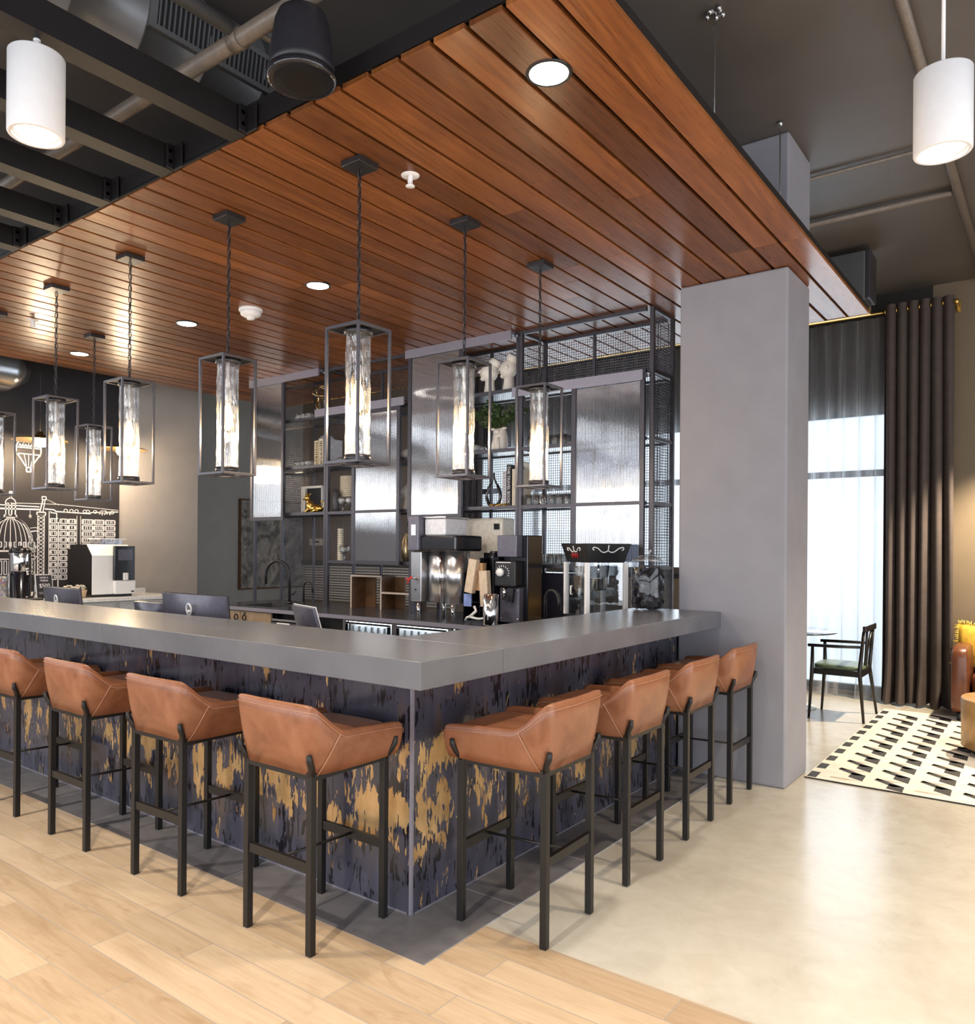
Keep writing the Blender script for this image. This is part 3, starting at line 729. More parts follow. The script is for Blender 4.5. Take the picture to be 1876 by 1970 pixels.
i = CW-OV; sm = .0011
slab([(-OV, -OV), (.213-sm, -OV), (.213-sm, i), (i, i), (i, 1.904-sm), (-OV, 1.904-sm)]).build('slab', M['counter'], t, .003)
slab([(.213+sm, -OV), (2.740, -OV), (2.740, i), (.213+sm, i)]).build('slab', M['counter'], t, .003)
slab([(-OV, 1.904+sm), (i, 1.904+sm), (i, 5.3), (-OV, 5.3)]).build('slab', M['counter'], t, .003)
# staff desk behind the ledge, with screens
t = thing('staff_desk', 'charcoal staff desk behind the left leg of the bar', 'desk', (0, 0, 0))
MB().box(.19, .84, .75, 5.0, .72, .75).build('desk_top', M['backcounter'], t)
c = MB()
for y in (.8, 2.2, 3.6, 4.95): c.box(.22, .80, y-.015, y+.015, 0, .72)
c.build('gable_panel', M['black'], t)
def monitor(loc, rz, wd, ht, zb, lab, mark=True, tilt=-8, white=False, red=False):
    t = thing('computer_monitor', lab, 'monitor', loc, rz)
    b = MB()
    # local -x is the back of the screen, seen from the guests' side
    T = Matrix.Translation((0, 0, zb)) @ Matrix.Rotation(R(tilt), 4, 'Y')
    def P(bm_, pts): bm_.v[-len(pts):] = [tuple(T @ Vector(p)) for p in pts]
    n = 10; vs = []; fs = []
    for r_ in range(n+1):
        for c_ in range(n+1):
            u, v = c_/n*2-1, r_/n; e = max(0, 1-u*u)*max(0, 1-(2*v-1)**2)
            vs.append(tuple(T @ Vector((-.018-.045*e, u*wd/2, v*ht))))
    for r_ in range(n):
        for c_ in range(n):
            k = r_*(n+1)+c_; fs.append((k, k+1, k+n+2, k+n+1))
    b.add(vs, fs, 0, True); o = len(b.v); b.box(-.0179, .0, -wd/2, wd/2, 0, ht); b.v[o:] = [tuple(T @ Vector(p)) for p in b.v[o:]]
    b.build('back_shell', M['monitor'], t)
    b = MB(); b.box(.0005, .006, -wd/2-(.006 if white else 0), wd/2+(.006 if white else 0), -.004, ht+.004); b.v = [tuple(T @ Vector(p)) for p in b.v]; b.build('screen_bezel', M['white' if white else 'blackgloss'], t)
    b = MB(); b.tube([(-.02, 0, zb+.05), (-.05, 0, zb-.02), (-.05, 0, .012)], .022, 10); b.lathe([(.10, .0), (.10, .012)], -.03, 0, 24); b.build('stand', M['black'], t)
    if mark:
        b = MB(); pts = []
        for k in range(24): a = 2*PI*k/24; pts.append(T @ Vector((-.066, -.02+.026*math.cos(a), ht-.085+.036*math.sin(a))))
        b.tube(pts, .0055, 6, True); b.ball(tuple(T @ Vector((-.066, -.02, ht-.099))), .011, 8)
        b.build('logo_mark', M['white'], t)
    if red:
        b = MB(); b.box(-.062, -.058, -.035, .035, ht-.13, ht-.085); b.v = [tuple(T @ Vector(p)) for p in b.v]; b.build('red_sticker', M['red'], t)
    return t
monitor((.60, 2.36, .75), 0, .70, .39, .055, 'large charcoal monitor back with round white mark behind the bar', tilt=-6)
monitor((.66, 2.99, .75), R(4), .34, .25, .115, 'small dark screen with red sticker beside the large monitor', mark=False, tilt=-8, red=True)
monitor((.60, 4.13, .75), R(-3), .64, .38, .045, 'left monitor back with oval white mark, near the snack jar', tilt=-6)
monitor((.95, 1.62, .75), R(-20), .36, .34, .06, 'slanted black screen with white edge behind the bar, rightmost screen', mark=False, tilt=-16, white=True)

# ------------------------------------------------------------------ bar stools
def loft(b, secs, closed_ends=True, mi=0):
    n = len(secs[0]); vs = [p for s_ in secs for p in s_]; fs = []
    for i in range(len(secs)-1):
        for k in range(n): fs.append((i*n+k, i*n+(k+1) % n, (i+1)*n+(k+1) % n, (i+1)*n+k))
    b.add(vs, fs, mi, True)
    if closed_ends:
        o = len(b.v)-len(vs); b.f.append([o+k for k in reversed(range(n))]); b.mi.append(mi); b.sm.append(True)
        b.f.append([o+(len(secs)-1)*n+k for k in range(n)]); b.mi.append(mi); b.sm.append(True)
def make_stool(lab):
    t = thing('bar_stool', lab, 'bar stool', (0, 0, 0), 0, 'leather bar stools at the counter')
    # shell: stations from the right arm front, round the back, to the left arm front  (x, y, top z, bottom x, bottom y, bottom z)
    half = [(.252, -.232, .762, .248, -.205, .664), (.235, -.236, .786, .232, -.205, .658), (.14, -.238, .795, .12, -.205, .655), (-.02, -.240, .803, -.06, -.203, .655), (-.085, -.240, .809, -.125, -.200, .656),
            (-.135, -.238, .842, -.160, -.196, .657), (-.185, -.233, .885, -.188, -.188, .658), (-.215, -.222, .908, -.200, -.176, .660), (-.236, -.195, .915, -.207, -.150, .662), (-.247, -.10, .917, -.210, -.08, .664), (-.25, 0, .917, -.211, 0, .665)]
    st = half + [(a, -b_, c, d, -e, f) for a, b_, c, d, e, f in reversed(half[:-1])]
    top = spl([(a, b_, c) for a, b_, c, *_ in st], 4); bot = spl([s_[3:] for s_ in st], 4)
    secs = []
    for i in range(len(top)):
        d = (top[min(i+1, len(top)-1)]-top[max(i-1, 0)]); nrm = Vector((-d.y, d.x, 0)); nrm.normalize()
        if nrm.dot(Vector((-.02, 0, 0))-Vector((top[i].x, top[i].y, 0))) < 0: nrm = -nrm
        T, B = top[i], bot[i]; th = .034
        f = min(1, min(i, len(top)-1-i)/3+.45)
        mid = T*.5+B*.5 - nrm*.006*f
        secs.append([tuple(B), tuple(B*.75+T*.25-nrm*.004), tuple(mid), tuple(B*.2+T*.8-nrm*.003), tuple(T+nrm*.003), tuple(T+nrm*.010+Vector((0, 0, .006))), tuple(T+nrm*(th-.010)+Vector((0, 0, .005))), tuple(T+nrm*th-Vector((0, 0, .006))), tuple(B*.35+T*.65+nrm*th), tuple(B+nrm*th)])
    b = MB(); loft(b, secs)
    shell = b.build('shell', M['leather'], t)
    s = MB()
    for sg in (-1, 1): s.tube([(-.105, sg*.2415, .806), (-.135, sg*.231, .75), (-.158, sg*.215, .70), (-.178, sg*.196, .656)], .0016, 5)
    s.tube([p+Vector((-.0, 0, -.016))+Vector((p.x, p.y, 0)).normalized()*.001 for p in top], .0012, 5)
    s.build('seam', M['seam'], shell)
    MB().rbox(-.215, .252, -.202, .202, .655, .790, .34).build('seat_cushion', M['leather'], t)
    s = .028
    for sx in (-1, 1):
        for sy in (-1, 1):
            x, y = sx*.193, sy*.183; g = MB(); g.box(x-s/2, x+s/2, y-s/2, y+s/2, 0, .668)
            ox, oy = (-.024, 0) if sx < 0 else (.004, sy*.022)
            if sx < 0: g.tube([(x, y, .655), (x-.012, y+sy*.012, .690), (x-.026, y+sy*.018, .716), (x-.029, y+sy*.018, .742)], [.014, .013, .0125, .010], 8)
            else: g.tube([(x, y+sy*.004, .655), (x+.008, y+sy*.034, .690), (x+.014, y+sy*.046, .715), (x+.016, y+sy*.047, .738)], [.014, .013, .0125, .010], 8)
            g.build('leg', M['stool_metal'], t, .0015, seg=1)
    f = MB(); h = .0122
    f.box(-.193-h, -.193+h, -.169, .169, .645, .668); f.box(.193-h, .193+h, -.169, .169, .640, .656)
    for sy in (-1, 1): f.box(-.179, .179, sy*.183-h, sy*.183+h, .640, .655)
    f.build('seat_frame', M['stool_metal'], t)
    MB().box(.193-.009, .193+.009, -.169, .169, .280, .318).build('footrest', M['stool_metal'], t, .001)
    MB().box(-.193-.009, -.193+.009, -.169, .169, .300, .336).build('back_stretcher', M['stool_metal'], t, .001)
    MB().tube([(-.184, 0, .314), (.184, 0, .302)], .0062, 8).build('foot_rod', M['stool_metal'], t)
    return t
zf = .0046
stools = [((-.274, .262, zf), 0, 'leather bar stool on the left side of the bar, nearest the corner'), ((-.277, 1.082, zf), R(.8), 'second leather bar stool from the corner along the left side'), ((-.280, 1.882, zf), R(-.5), 'third leather bar stool from the corner along the left side'), ((-.274, 2.672, zf), R(.6), 'leather bar stool cut off by the left picture edge'),
          ((.285, -.372, zf), R(91.5), 'leather bar stool on the right side of the bar, nearest the corner'), ((.998, -.368, zf), R(90), 'second leather bar stool from the corner along the right side'), ((1.700, -.362, zf), R(90.5), 'third leather bar stool from the corner along the right side'), ((2.420, -.345, .0046), R(90), 'farthest leather bar stool, next to the grey pillar')]
S0 = None
for loc, rz, lab in stools:
    if S0 is None: S0 = make_stool(lab); S0.location = loc; S0.rotation_euler = (0, 0, rz)
    else: dup(S0, loc, rz, lab)

# ------------------------------------------------------------------ back counter and shelving
t = thing('back_cabinet', 'dark and pale oak cabinet run under the charcoal back counter', 'cabinet', (0, 0, 0))
c = MB(); c.box(2.60, 3.42, .02, 4.02, .08, .868); c.box(2.60, 3.40, .05, 4.95, 0, .08); c.box(2.53, 3.42, 4.02, 4.98, .08, .11); c.box(3.38, 3.42, 4.02, 4.98, .11, .868); c.box(2.53, 3.38, 4.95, 4.98, .11, .868); c.build('carcass', M['black'], t)
for a, b in ((4.50, 4.97), (4.02, 4.49)):
    d = MB().box(2.505, 2.528, a, b, .10, .86).build('door', M['oak'], t, .002)
    hx = a+.06 if a > 4.3 else b-.06
    q = MB()
    pts = [(2.50, hx+.028*math.cos(k*PI/6), .795+.028*math.sin(k*PI/6)) for k in range(0, 13)]
    q.tube(pts, .006, 6, True); q.build('ring_pull', M['black'], d)
    if a < 4.3: MB().lathe([(.010, 0), (.010, .006)], 0, 0, 12, M=Matrix.Translation((2.498, 4.42, .84)) @ Matrix.Rotation(R(90), 4, 'Y')).build('lock', M['black'], d)
t = thing('back_counter', 'glossy charcoal worktop under the shelving', 'countertop', (2.45, 0, .872))
c = MB()
c.box(0, .97, .01, 4.05, 0, .038); c.box(0, .15, 4.05, 4.62, 0, .038); c.box(.55, .97, 4.05, 4.62, 0, .038); c.box(0, .97, 4.62, 5.0, 0, .038)
c.build('worktop', M['backcounter'], t)
MB().box(-.004, -.0005, .01, 5.0, .002, .036).build('edge_band', M['track'], t)
t = thing('sink', 'black undermount sink set in the back counter', 'sink', (2.80, 4.335, .674))
c = MB(); c.box(-.2, .2, -.285, .285, 0, .01); c.box(-.2, -.19, -.285, .285, .01, .195); c.box(.19, .2, -.285, .285, .01, .195); c.box(-.19, .19, -.285, -.275, .01, .195); c.box(-.19, .19, .275, .285, .01, .195); c.build('basin', M['steel'], t)
MB().lathe([(.03, .0105), (.03, .014)], 0, 0, 16).build('drain', M['chrome'], t)
ZC = .910
def faucet(name, lab, loc, rz, hgt, reach, r):
    t = thing(name, lab, 'faucet', loc, rz)
    MB().lathe([(r*2, 0), (r*2, .02), (r*1.4, .03)], 0, 0, 16).build('base', M['black'], t)
    pts = [(0, 0, .02), (0, 0, hgt-reach/2)]
    for k in range(1, 13): a = PI*k/12; pts.append((-reach/2+reach/2*math.cos(a), 0, hgt-reach/2+reach/2*math.sin(a)*1.0))
    pts.append((-reach, 0, hgt-reach/2-hgt*.22))
    MB().tube(pts, r, 10).build('spout', M['black'], t)
    return t
t = faucet('faucet', 'tall black gooseneck faucet at the sink', (3.02, 4.36, ZC), R(-75), .45, .30, .015)
MB().tube([(0, .015, .09), (.01, .06, .10), (.01, .10, .13)], .007, 8).build('lever', M['black'], t)
faucet('water_tap', 'small black filtered water tap right of the tall faucet', (3.04, 4.16, ZC), R(95), .24, .12, .009)
faucet('water_tap', 'black arched tap left of the popcorn machine', (2.62, .98, ZC), R(70), .29, .16, .013)

SX0, SX1 = 3.0, 3.40
PYS = [4.93, 3.78, 2.63, 1.465, .315]; LV = [1.365, 1.85, 2.33, 2.825, 3.285]
t = thing('shelving_unit', 'open gunmetal shelving unit with wire mesh back standing on the back counter', 'shelving', (0, 0, 0))
ps = .030
for y in PYS:
    for x in (SX0, SX1-.03):
        p = MB(); p.box(x, x+ps, y-ps/2, y+ps/2, ZC+.001, 3.297)
        if x == SX0 and y not in (PYS[0], PYS[-1]): p.box(x, x+ps, y+ps/2+.004, y+ps*1.5, ZC+.001, 3.297)
        p.build('post', M['frame'], t)
def rail(y0, y1, z, x, hh=.028): return MB().box(x, x+.026, min(y0, y1)+ps/2, max(y0, y1)-ps/2-(.0), z-hh/2, z+hh/2)
LEV = {0: (1.85, 2.33, 2.825, 3.285), 1: (1.365, 1.85, 2.33, 2.825, 3.285), 2: (1.365, 1.85, 2.33, 2.825, 3.285), 3: (1.365, 1.85, 2.33, 2.825, 3.285)}
for i in range(4):
    a, b = PYS[i+1], PYS[i]
    for z in LEV[i]:
        r_ = MB(); y0, y1 = a+ps*1.55, b-ps*.55
        for x in (SX0+.002, SX1-.028): r_.box(x, x+.026, y0, y1, z-.014, z+.014)
        r_.build('rail', M['frame'], t)
        if z < 3.2: MB().box(SX0+.029, SX1-.029, y0, y1, z-.004, z+.004).build('shelf', M['pane'] if (i == 0 and z > 2) else M['backcounter'], t)
    q = MB()
    zz = sorted(set([ZC]+list(LEV[i])))
    for x in (a, b): pass
    for z in LEV[i]:
        MB().box(SX0+ps, SX1-.03, b-.012, b+.012, z-.012, z+.012).build('side_rail', M['frame'], t)
        if i == 3: MB().box(SX0+ps, SX1-.03, a-.012, a+.012, z-.012, z+.012).build('side_rail', M['frame'], t)
    # wire mesh back of the bay
    q = MB(); stp = .0215; y = a+ps*.6
    while y < b-ps*.6: q.box(SX1-.003, SX1-.0008, y-.0017, y+.0017, ZC+.01, 3.27); y += stp
    z = ZC+.02
    while z < 3.27: q.box(SX1-.0008, SX1+.0014, a+ps*.6, b-ps*.6, z-.0017, z+.0017); z += stp
    q.build('wire_mesh', M['frame'], t)
q = MB(); x = SX0+.035
while x < SX1-.03: q.box(x-.0017, x+.0017, PYS[-1]-.012, PYS[-1]-.009, ZC+.01, 3.27); x += .0215
z = ZC+.02
while z < 3.27: q.box(SX0+.03, SX1-.03, PYS[-1]-.009, PYS[-1]-.006, z-.0017, z+.0017); z += .0215
q.build('wire_mesh', M['frame'], t)
# dividers half way along two bays
for y in (4.365, 3.36, 2.01, .975):
    MB().box(SX0+.345, SX0+.365, y-.010, y+.010, ZC+.001, 3.27).build('post', M['frame'], t)
def sdoor(y0, y1, z0, z1, trk, zt, rails=()):
    d = MB(); x0, x1 = 2.944, 2.972; s = .036
    d.box(x0, x1, y0, y0+s, z0, z1); d.box(x0, x1, y1-s, y1, z0, z1); d.box(x0, x1, y0+s, y1-s, z0, z0+s*1.1); d.box(x0, x1, y0+s, y1-s, z1-s, z1)
    for z in rails: d.box(x0, x1, y0+s, y1-s, z-.013, z+.013)
    o = d.build('sliding_door', M['frame'], t, .0015, seg=1)
    MB().box(x0+.010, x0+.018, y0+s, y1-s, z0+s*1.1, z1-s).build('reeded_pane', M['reeded'], o)
    r_ = MB(); r_.box(2.925, 2.942, trk[0], trk[1], zt-.038, zt+.038); r_.box(2.942, 2.998, trk[0]+.01, trk[1]-.01, zt+.01, zt+.036)
    rr_ = r_.build('door_track', M['track'], t)
    k = MB().lathe([(.014, 0), (.014, .02)], 0, 0, 12, M=Matrix.Translation((2.975, trk[0]-.014, zt)) @ Matrix.Rotation(R(90), 4, 'Y'))
    k.build('track_stop', M['chrome'], rr_)
sdoor(4.385, 4.93, 1.785, 3.262, (3.835, 4.94), 3.262)
sdoor(2.755, 3.375, 1.345, 2.815, (2.69, 3.885), 2.848, (1.85,))
sdoor(2.035, 2.655, 1.765, 3.262, (1.515, 2.675), 3.262)
sdoor(.345, .955, 1.335, 2.80, (.352, 1.50), 2.785, (1.85,))

# ------------------------------------------------------------------ under-counter units
t = thing('ice_maker', 'dark ice maker front with a small white name plate under the counter', 'ice maker', (2.50, 3.70, .08))
MB().box(0, .026, -.30, .30, 0, .70).build('front_panel', M['screen'], t, .004)
MB().box(-.008, -.0005, -.29, .29, .715, .735).build('top_strip', M['steel'], t)
p = MB().box(-.012, -.0005, .03, .21, .63, .70).build('name_plate', M['white'], t)
q = MB(); q.box(-.014, -.0122, .045, .195, .641, .646)
q.build('plate_print', M['black'], p)
t = thing('bottle_cooler', 'lit glass-door drinks cooler under the back counter', 'cooler', (2.505, 2.40, .08))
c = MB(); c.box(0, .024, -.62, .62, 0, .05); c.box(0, .024, -.62, .62, .772, .785); c.box(0, .024, -.62, -.58, .05, .772); c.box(0, .024, .58, .62, .05, .772); c.box(0, .024, -.03, .03, .05, .772)
c.build('cabinet_front', M['steel'], t, .002)
for y in (-.305, .305):
    d = MB(); d.box(-.014, -.001, y-.27, y+.27, .752, .768); d.box(-.014, -.001, y-.27, y-.235, .06, .752); d.box(-.014, -.001, y+.235, y+.27, .06, .752); d.box(-.014, -.001, y-.235, y+.235, .06, .09)
    o = d.build('door', M['chrome'], t, .001)
    MB().box(-.010, -.006, y-.235, y+.235, .09, .752).build('door_pane', M['pane'], o)
    MB().tube([(-.03, y-.20, .66), (-.03, y+.20, .66)], .006, 8).build('handle', M['steel'], o)
    k = MB()
    for j in range(6): k.lathe([(.030, .56), (.030, .67), (.014, .705), (.014, .735)], .012, y-.19+j*.076, 10)
    k.build('bottles_inside', mk('pale bottle glass', (.55, .62, .66), .15), o)
MB().box(.075, .085, -.60, .60, .05, .772).build('interior_back', M['white'], t)
MB().box(.03, .05, -.57, .57, .758, .770).build('interior_light', mk('cooler light strip', (1, 1, 1), .5, emit=(.9, .95, 1), es=5), t)

# ------------------------------------------------------------------ things on the back counter
t = thing('coffee_brewer', 'stainless steel twin coffee brewer on chrome legs with black spray head', 'coffee brewer', (2.53, 2.005, ZC))
for x in (.02, .36):
    for y in (-.20, .165): MB().lathe([(.013, 0), (.013, .15)], x, y, 12).build('leg', M['chrome'], t)
c = MB(); c.box(0, .38, .12, .235, .151, .565); c.build('end_column', M['steel'], t, .006)
c = MB(); c.lathe([(.105, .151), (.105, .57)], .14, .02, 32); c.build('brew_urn', M['steel'], t)
c = MB(); c.lathe([(.105, .151), (.105, .57)], .14, -.145, 32); c.build('brew_urn', M['steel'], t)
MB().box(.02, .36, -.24, .12, .148, .151).build('drip_deck', M['chrome'], t)
MB().tube([(.03, -.062, .152), (.03, -.062, .565)], .011, 10).build('sight_tube', M['chrome'], t)
c = MB(); c.box(0, .36, -.245, .215, .571, .70); c.build('spray_head', M['blackgloss'], t, .018)
c = MB(); c.box(-.03, .10, .13, .245, .575, .86); cp = c.build('control_panel', M['monitor'], t, .008)
MB().box(-.034, -.0305, .155, .205, .70, .79).build('display', mk('pale lcd', (.75, .80, .90), .3), cp)
c = MB(); c.box(.04, .34, -.10, .12, .701, .84); c.build('water_tank', mk('frosted water tank', (.72, .73, .78), .25), t, .012)
MB().box(.03, .35, -.11, .125, .84, .855).build('tank_lid', M['steel'], t, .004)
c = MB(); c.tube([(-.004, .175, .34), (-.05, .175, .35)], .008, 8); c.build('tap', M['chrome'], t)
c = MB(); c.tube([(-.05, .17, .35), (-.07, .20, .335), (-.065, .225, .34)], .008, 8); c.tube([(-.05, .19, .36), (-.07, .21, .30)], .006, 8); c.build('tap_handle', M['red'], t)
MB().lathe([(.008, 0), (.008, .004)], 0, 0, 10, M=Matrix.Translation((-.004, .178, .25)) @ Matrix.Rotation(R(90), 4, 'Y')).build('screw', M['black'], t)
t = thing('dispenser', 'plain white wall dispenser behind the coffee brewer', 'dispenser', (3.24, 2.02, 1.370))
MB().box(-.12, .08, -.30, .40, 0, .40).build('body', mk('ivory plastic', (.86, .81, .73), .45), t, .02)
MB().box(-.135, -.12, -.27, -.22, .30, .35).build('lock', M['black'], t)
t = thing('cup_organiser', 'black cup and lid organiser with cardboard sleeves beside the brewer', 'organiser', (2.62, 1.605, ZC))
c = MB(); c.box(0, .30, -.15, .15, 0, .02); c.box(0, .30, -.15, -.14, .02, .56); c.box(.28, .30, -.14, .15, .02, .56); c.box(0, .30, -.02, -.01, .02, .52); c.box(0, .30, .14, .15, .02, .40); c.box(0, .28, -.01, .14, .16, .17); c.box(0, .28, -.14, -.02, .10, .11)
c.build('rack', M['blackgloss'], t)
for k, (y, tl, z, hgt, ml) in enumerate(((.045, 10, .24, .27, 'cream'), (-.005, 3, .26, .22, 'bamboo'), (-.085, -4, .14, .28, 'cream'))):
    c = MB(); c.obox((-.02 if k != 1 else .02, y, z+hgt/2), (.05, .075, hgt), (R(tl), 0, 0)); c.build('cup_sleeves', mk('kraft card '+str(k), (.62, .49, .36) if k != 1 else (.45, .27, .14), .7), t)
MB().box(-.012, 0, .06, .135, .13, .23).build('blue_packet', mk('blue packet', (.22, .30, .62), .4), t)
c = MB(); c.lathe([(.05, .43), (.052, .57), (.045, .575)], .12, -.09, 20); c.build('lid_stack', M['blackgloss'], t)
c = MB(); c.tube(spl([(-.03, .10, .02), (-.06, .05, .05), (-.05, -.05, .04), (-.04, -.13, .06)], 6), .010, 8); c.tube([(-.02, .02, .13), (-.05, -.02, .10), (-.06, .04, .05)], .012, 8); c.build('white_cord', M['white'], t)
t = thing('steel_tumbler', 'tall polished chrome cylinder at the front edge of the back counter', 'canister', (2.515, 1.405, ZC))
MB().lathe([(.0001, .02), (.040, .0), (.058, .0), (.060, .01), (.060, .24), (.056, .243), (.054, .236), (.054, .02)], 0, 0, 32).build('cylinder', M['chrome'], t)
t = thing('coffee_grinder', 'black coffee grinder with white dial next to the shelf post', 'coffee grinder', (2.66, 1.335, ZC), R(-3))
MB().box(.06, .26, -.135, .10, 0, .70).build('tower', M['blackgloss'], t, .008)
MB().box(-.02, .0595, -.085, .105, .53, .70).build('hopper_front', M['monitor'], t, .006)
h = MB().box(-.045, .0595, -.095, .115, .30, .50).build('dial_housing', M['black'], t, .012)
q = MB().lathe([(.034, 0), (.030, .025), (.0001, .027)], 0, 0, 20, M=Matrix.Translation((-.046, .045, .41)) @ Matrix.Rotation(R(-90), 4, 'Y')); q.build('dial_knob', M['white'], h)
q = MB()
for k in range(11): a = R(-20+k*20); q.obox((-.047, .03-.062*math.cos(a), .405+.055*math.sin(a)), (.002, .005, .014), (-a+R(90), 0, 0))
q.box(-.048, -.0455, -.05, .09, .484, .490); q.build('dial_scale', M['white'], h)
MB().box(.0, .0595, -.10, .09, .02, .29).build('splash_plate', M['monitor'], t, .004)
c = MB(); c.tube([(-.015, .03, .30), (-.018, .035, .20)], .016, 10); c.build('spout', M['chrome'], t)
c = MB(); c.obox((-.02, -.035, .235), (.02, .045, .11), (R(8), 0, 0)); c.build('spout_guard', M['black'], t)
c = MB()
for y, z in ((-.085, .27), (-.085, .05), (.075, .05)): c.ball((-.002, y, z), .008, 8)
c.build('screws', M['chrome'], t)
t = thing('appliance', 'plain dark box appliance behind the arched tap', 'appliance', (3.08, 1.38, ZC))
MB().box(0, .26, -.34, .04, 0, .40).build('body', M['screen'], t, .01)
t = thing('box_organiser', 'walnut open box organiser with pale edges standing on the back counter', 'organiser', (3.12, 3.13, ZC))
c = MB(); c.box(0, .20, .0, .42, .31, .325); c.box(0, .20, .405, .42, 0, .31); c.box(0, .20, 0, .015, 0, .31); c.box(0, .20, -.40, 0, .155, .17); c.box(0, .20, -.40, -.385, 0, .155); c.box(0.19, .20, .26, .404, .0, .31); c.box(0.19, .20, -.13, 0, .17, .31); c.box(.19, .2, -.13, -.001, 0, .155)
c.build('boxes', M['walnut'], t)
c = MB()
for a in ((0, .42, .309, .326), (.404, .421, 0, .309), (-.001, .016, 0, .309), (-.40, -.001, .154, .171), (-.401, -.384, 0, .154)): c.box(-.006, -.0005, *a)
c.build('edging', M['ash'], t)
t = thing('popcorn_machine', 'popcorn machine with black flared top and white scroll trim on the back counter', 'popcorn machine', (2.69, .60, ZC), R(-32))
hw = .155
def frus(b, w0, w1, z0, z1):
    vs = [(-w0, -w0, z0), (w0, -w0, z0), (w0, w0, z0), (-w0, w0, z0), (-w1, -w1, z1), (w1, -w1, z1), (w1, w1, z1), (-w1, w1, z1)]
    b.add(vs, [(3, 2, 1, 0), (4, 5, 6, 7), (0, 1, 5, 4), (1, 2, 6, 5), (2, 3, 7, 6), (3, 0, 4, 7)])
b = MB(); frus(b, .150, .185, .50, .635); top = b.build('canopy', M['black'], t, .003)
def scroll(b, fx, c0, L, z0, amp, off):
    for sg in (-1, 1):
        pts = []
        for k in range(15): u = k/14; pts.append((c0+sg*u*L, z0+amp*(-.9*math.sin(PI*min(1, u*1.35))*(1-u*.4)+.9*u)))
        pts += [(c0+sg*(L+.010*math.sin(q*.9)), z0+amp*.9-.010*(1-math.cos(q*.9))) for q in range(1, 5)]
        b.tube([fx(a, z) for a, z in pts], .0042, 5)
    b.tube([fx(c0, z0), fx(c0, z0+amp*1.5)], .004, 5)
def fr(a, z): return (a, -(.152+(z-.50)/.135*.035)-.002, z)
def fl_(a, z): return (-(.152+(z-.50)/.135*.035)-.002, -a, z)
b = MB(); scroll(b, fr, 0, .115, .585, .026, 0); scroll(b, fl_, 0, .085, .585, .022, 0); b.build('scroll_trim', M['white'], top)
b = MB()
for a in (-.045, -.02, .005, .03): b.tube([fl_(a, .53), fl_(a+.006, .565)], .0045, 5)
b.build('red_lettering', M['red'], top)
b = MB()
for sx in (-1, 1):
    for sy in (-1, 1): MB().box(sx*hw-.014, sx*hw+.014, sy*hw-.014, sy*hw+.014, .1205, .4995).build('corner_post', M['lampwhite'], t)
MB().box(-.17, .17, -.17, .17, 0, .12).build('base', M['black'], t, .006)
for k, (ax, sg) in enumerate((('x', -1), ('x', 1), ('y', -1), ('y', 1))):
    b = MB()
    if ax == 'x': b.box(sg*hw-.002, sg*hw+.002, -hw+.0145, hw-.0145, .1205, .4995)
    else: b.box(-hw+.0145, hw-.0145, sg*hw-.002, sg*hw+.002, .1205, .4995)
    b.build('glass_side', M['pane'], t)
b = MB(); b.lathe([(.0001, .30), (.058, .30), (.062, .31), (.062, .385), (.066, .39), (.058, .39), (.05, .32)], .02, -.01, 24); b.tube([(.02, -.01, .39), (.02, -.01, .4995)], .008, 8); b.tube([(.075, -.02, .34), (.09, -.03, .34), (.09, -.03, .4995)], .006, 8)
b.build('kettle', M['chrome'], t)
b = MB(); b.tube([(-.175, .02, .27), (-.19, .02, .27), (-.19, .02, .33), (-.175, .02, .33)], .006, 6); b.build('door_handle', M['white'], t)
t = thing('glass_jar', 'big lidded glass jar full of dark coffee pods beside the pillar', 'jar', (2.585, .145, HC))
MB().lathe([(.0001, .004), (.095, .002), (.112, .012), (.115, .03), (.115, .285), (.105, .315), (.098, .325)], 0, 0, 36).build('jar_body', see_through('thick jar glass', (.95, .96, .97), .045, .03, face=False), t)
MB().lathe([(.112, .328), (.114, .336), (.10, .35), (.05, .368), (.014, .374), (.014, .384), (.022, .395), (.018, .408), (.0001, .412)], 0, 0, 32).build('lid', M['glass'], t)
b = MB(); rnd = random.Random(3)
for k in range(520):
    a = rnd.uniform(0, 2*PI); r_ = math.sqrt(rnd.uniform(.2, 1))*.092; z = rnd.uniform(.022, .272)
    b.obox((r_*math.cos(a), r_*math.sin(a), z), (.030, .030, .022), (rnd.uniform(0, 3), rnd.uniform(0, 3), rnd.uniform(0, 3)), rnd.choice((0, 0, 0, 0, 1, 2)))
tag(b.build('pods', [mk('dark pod foil', (.006, .005, .008), .5, spec=.2), mk('violet pod foil', (.035, .035, .07), .4, spec=.3), mk('grey pod foil', (.07, .07, .08), .4, spec=.3)], t), kind='stuff')

# ------------------------------------------------------------------ things on the shelves
def glass_bm(kind):
    b = MB()
    if kind == 'tumbler': b.lathe([(.0001, .004), (.026, 0), (.030, .004), (.034, .095), (.0315, .095), (.027, .012), (.0001, .010)], 0, 0, 14)
    elif kind == 'goblet': b.lathe([(.040, 0), (.038, .004), (.008, .010), (.006, .05), (.012, .06), (.042, .085), (.052, .115), (.046, .155), (.044, .155), (.049, .115), (.038, .088), (.0001, .066)], 0, 0, 18)
    else: b.lathe([(.0001, .003), (.03, 0), (.04, .02), (.045, .05), (.038, .075), (.036, .075), (.042, .05), (.036, .02), (.0001, .008)], 0, 0, 16)
    return b
def glass_row(kind, name, pts, lab, group):
    src = None
    for p in pts:
        if src is None: src = glass_bm(kind).build(name, M['glass']); tag(src, lab, 'glass', group); src.location = p
        else: c = src.copy(); COL.objects.link(c); c.location = p
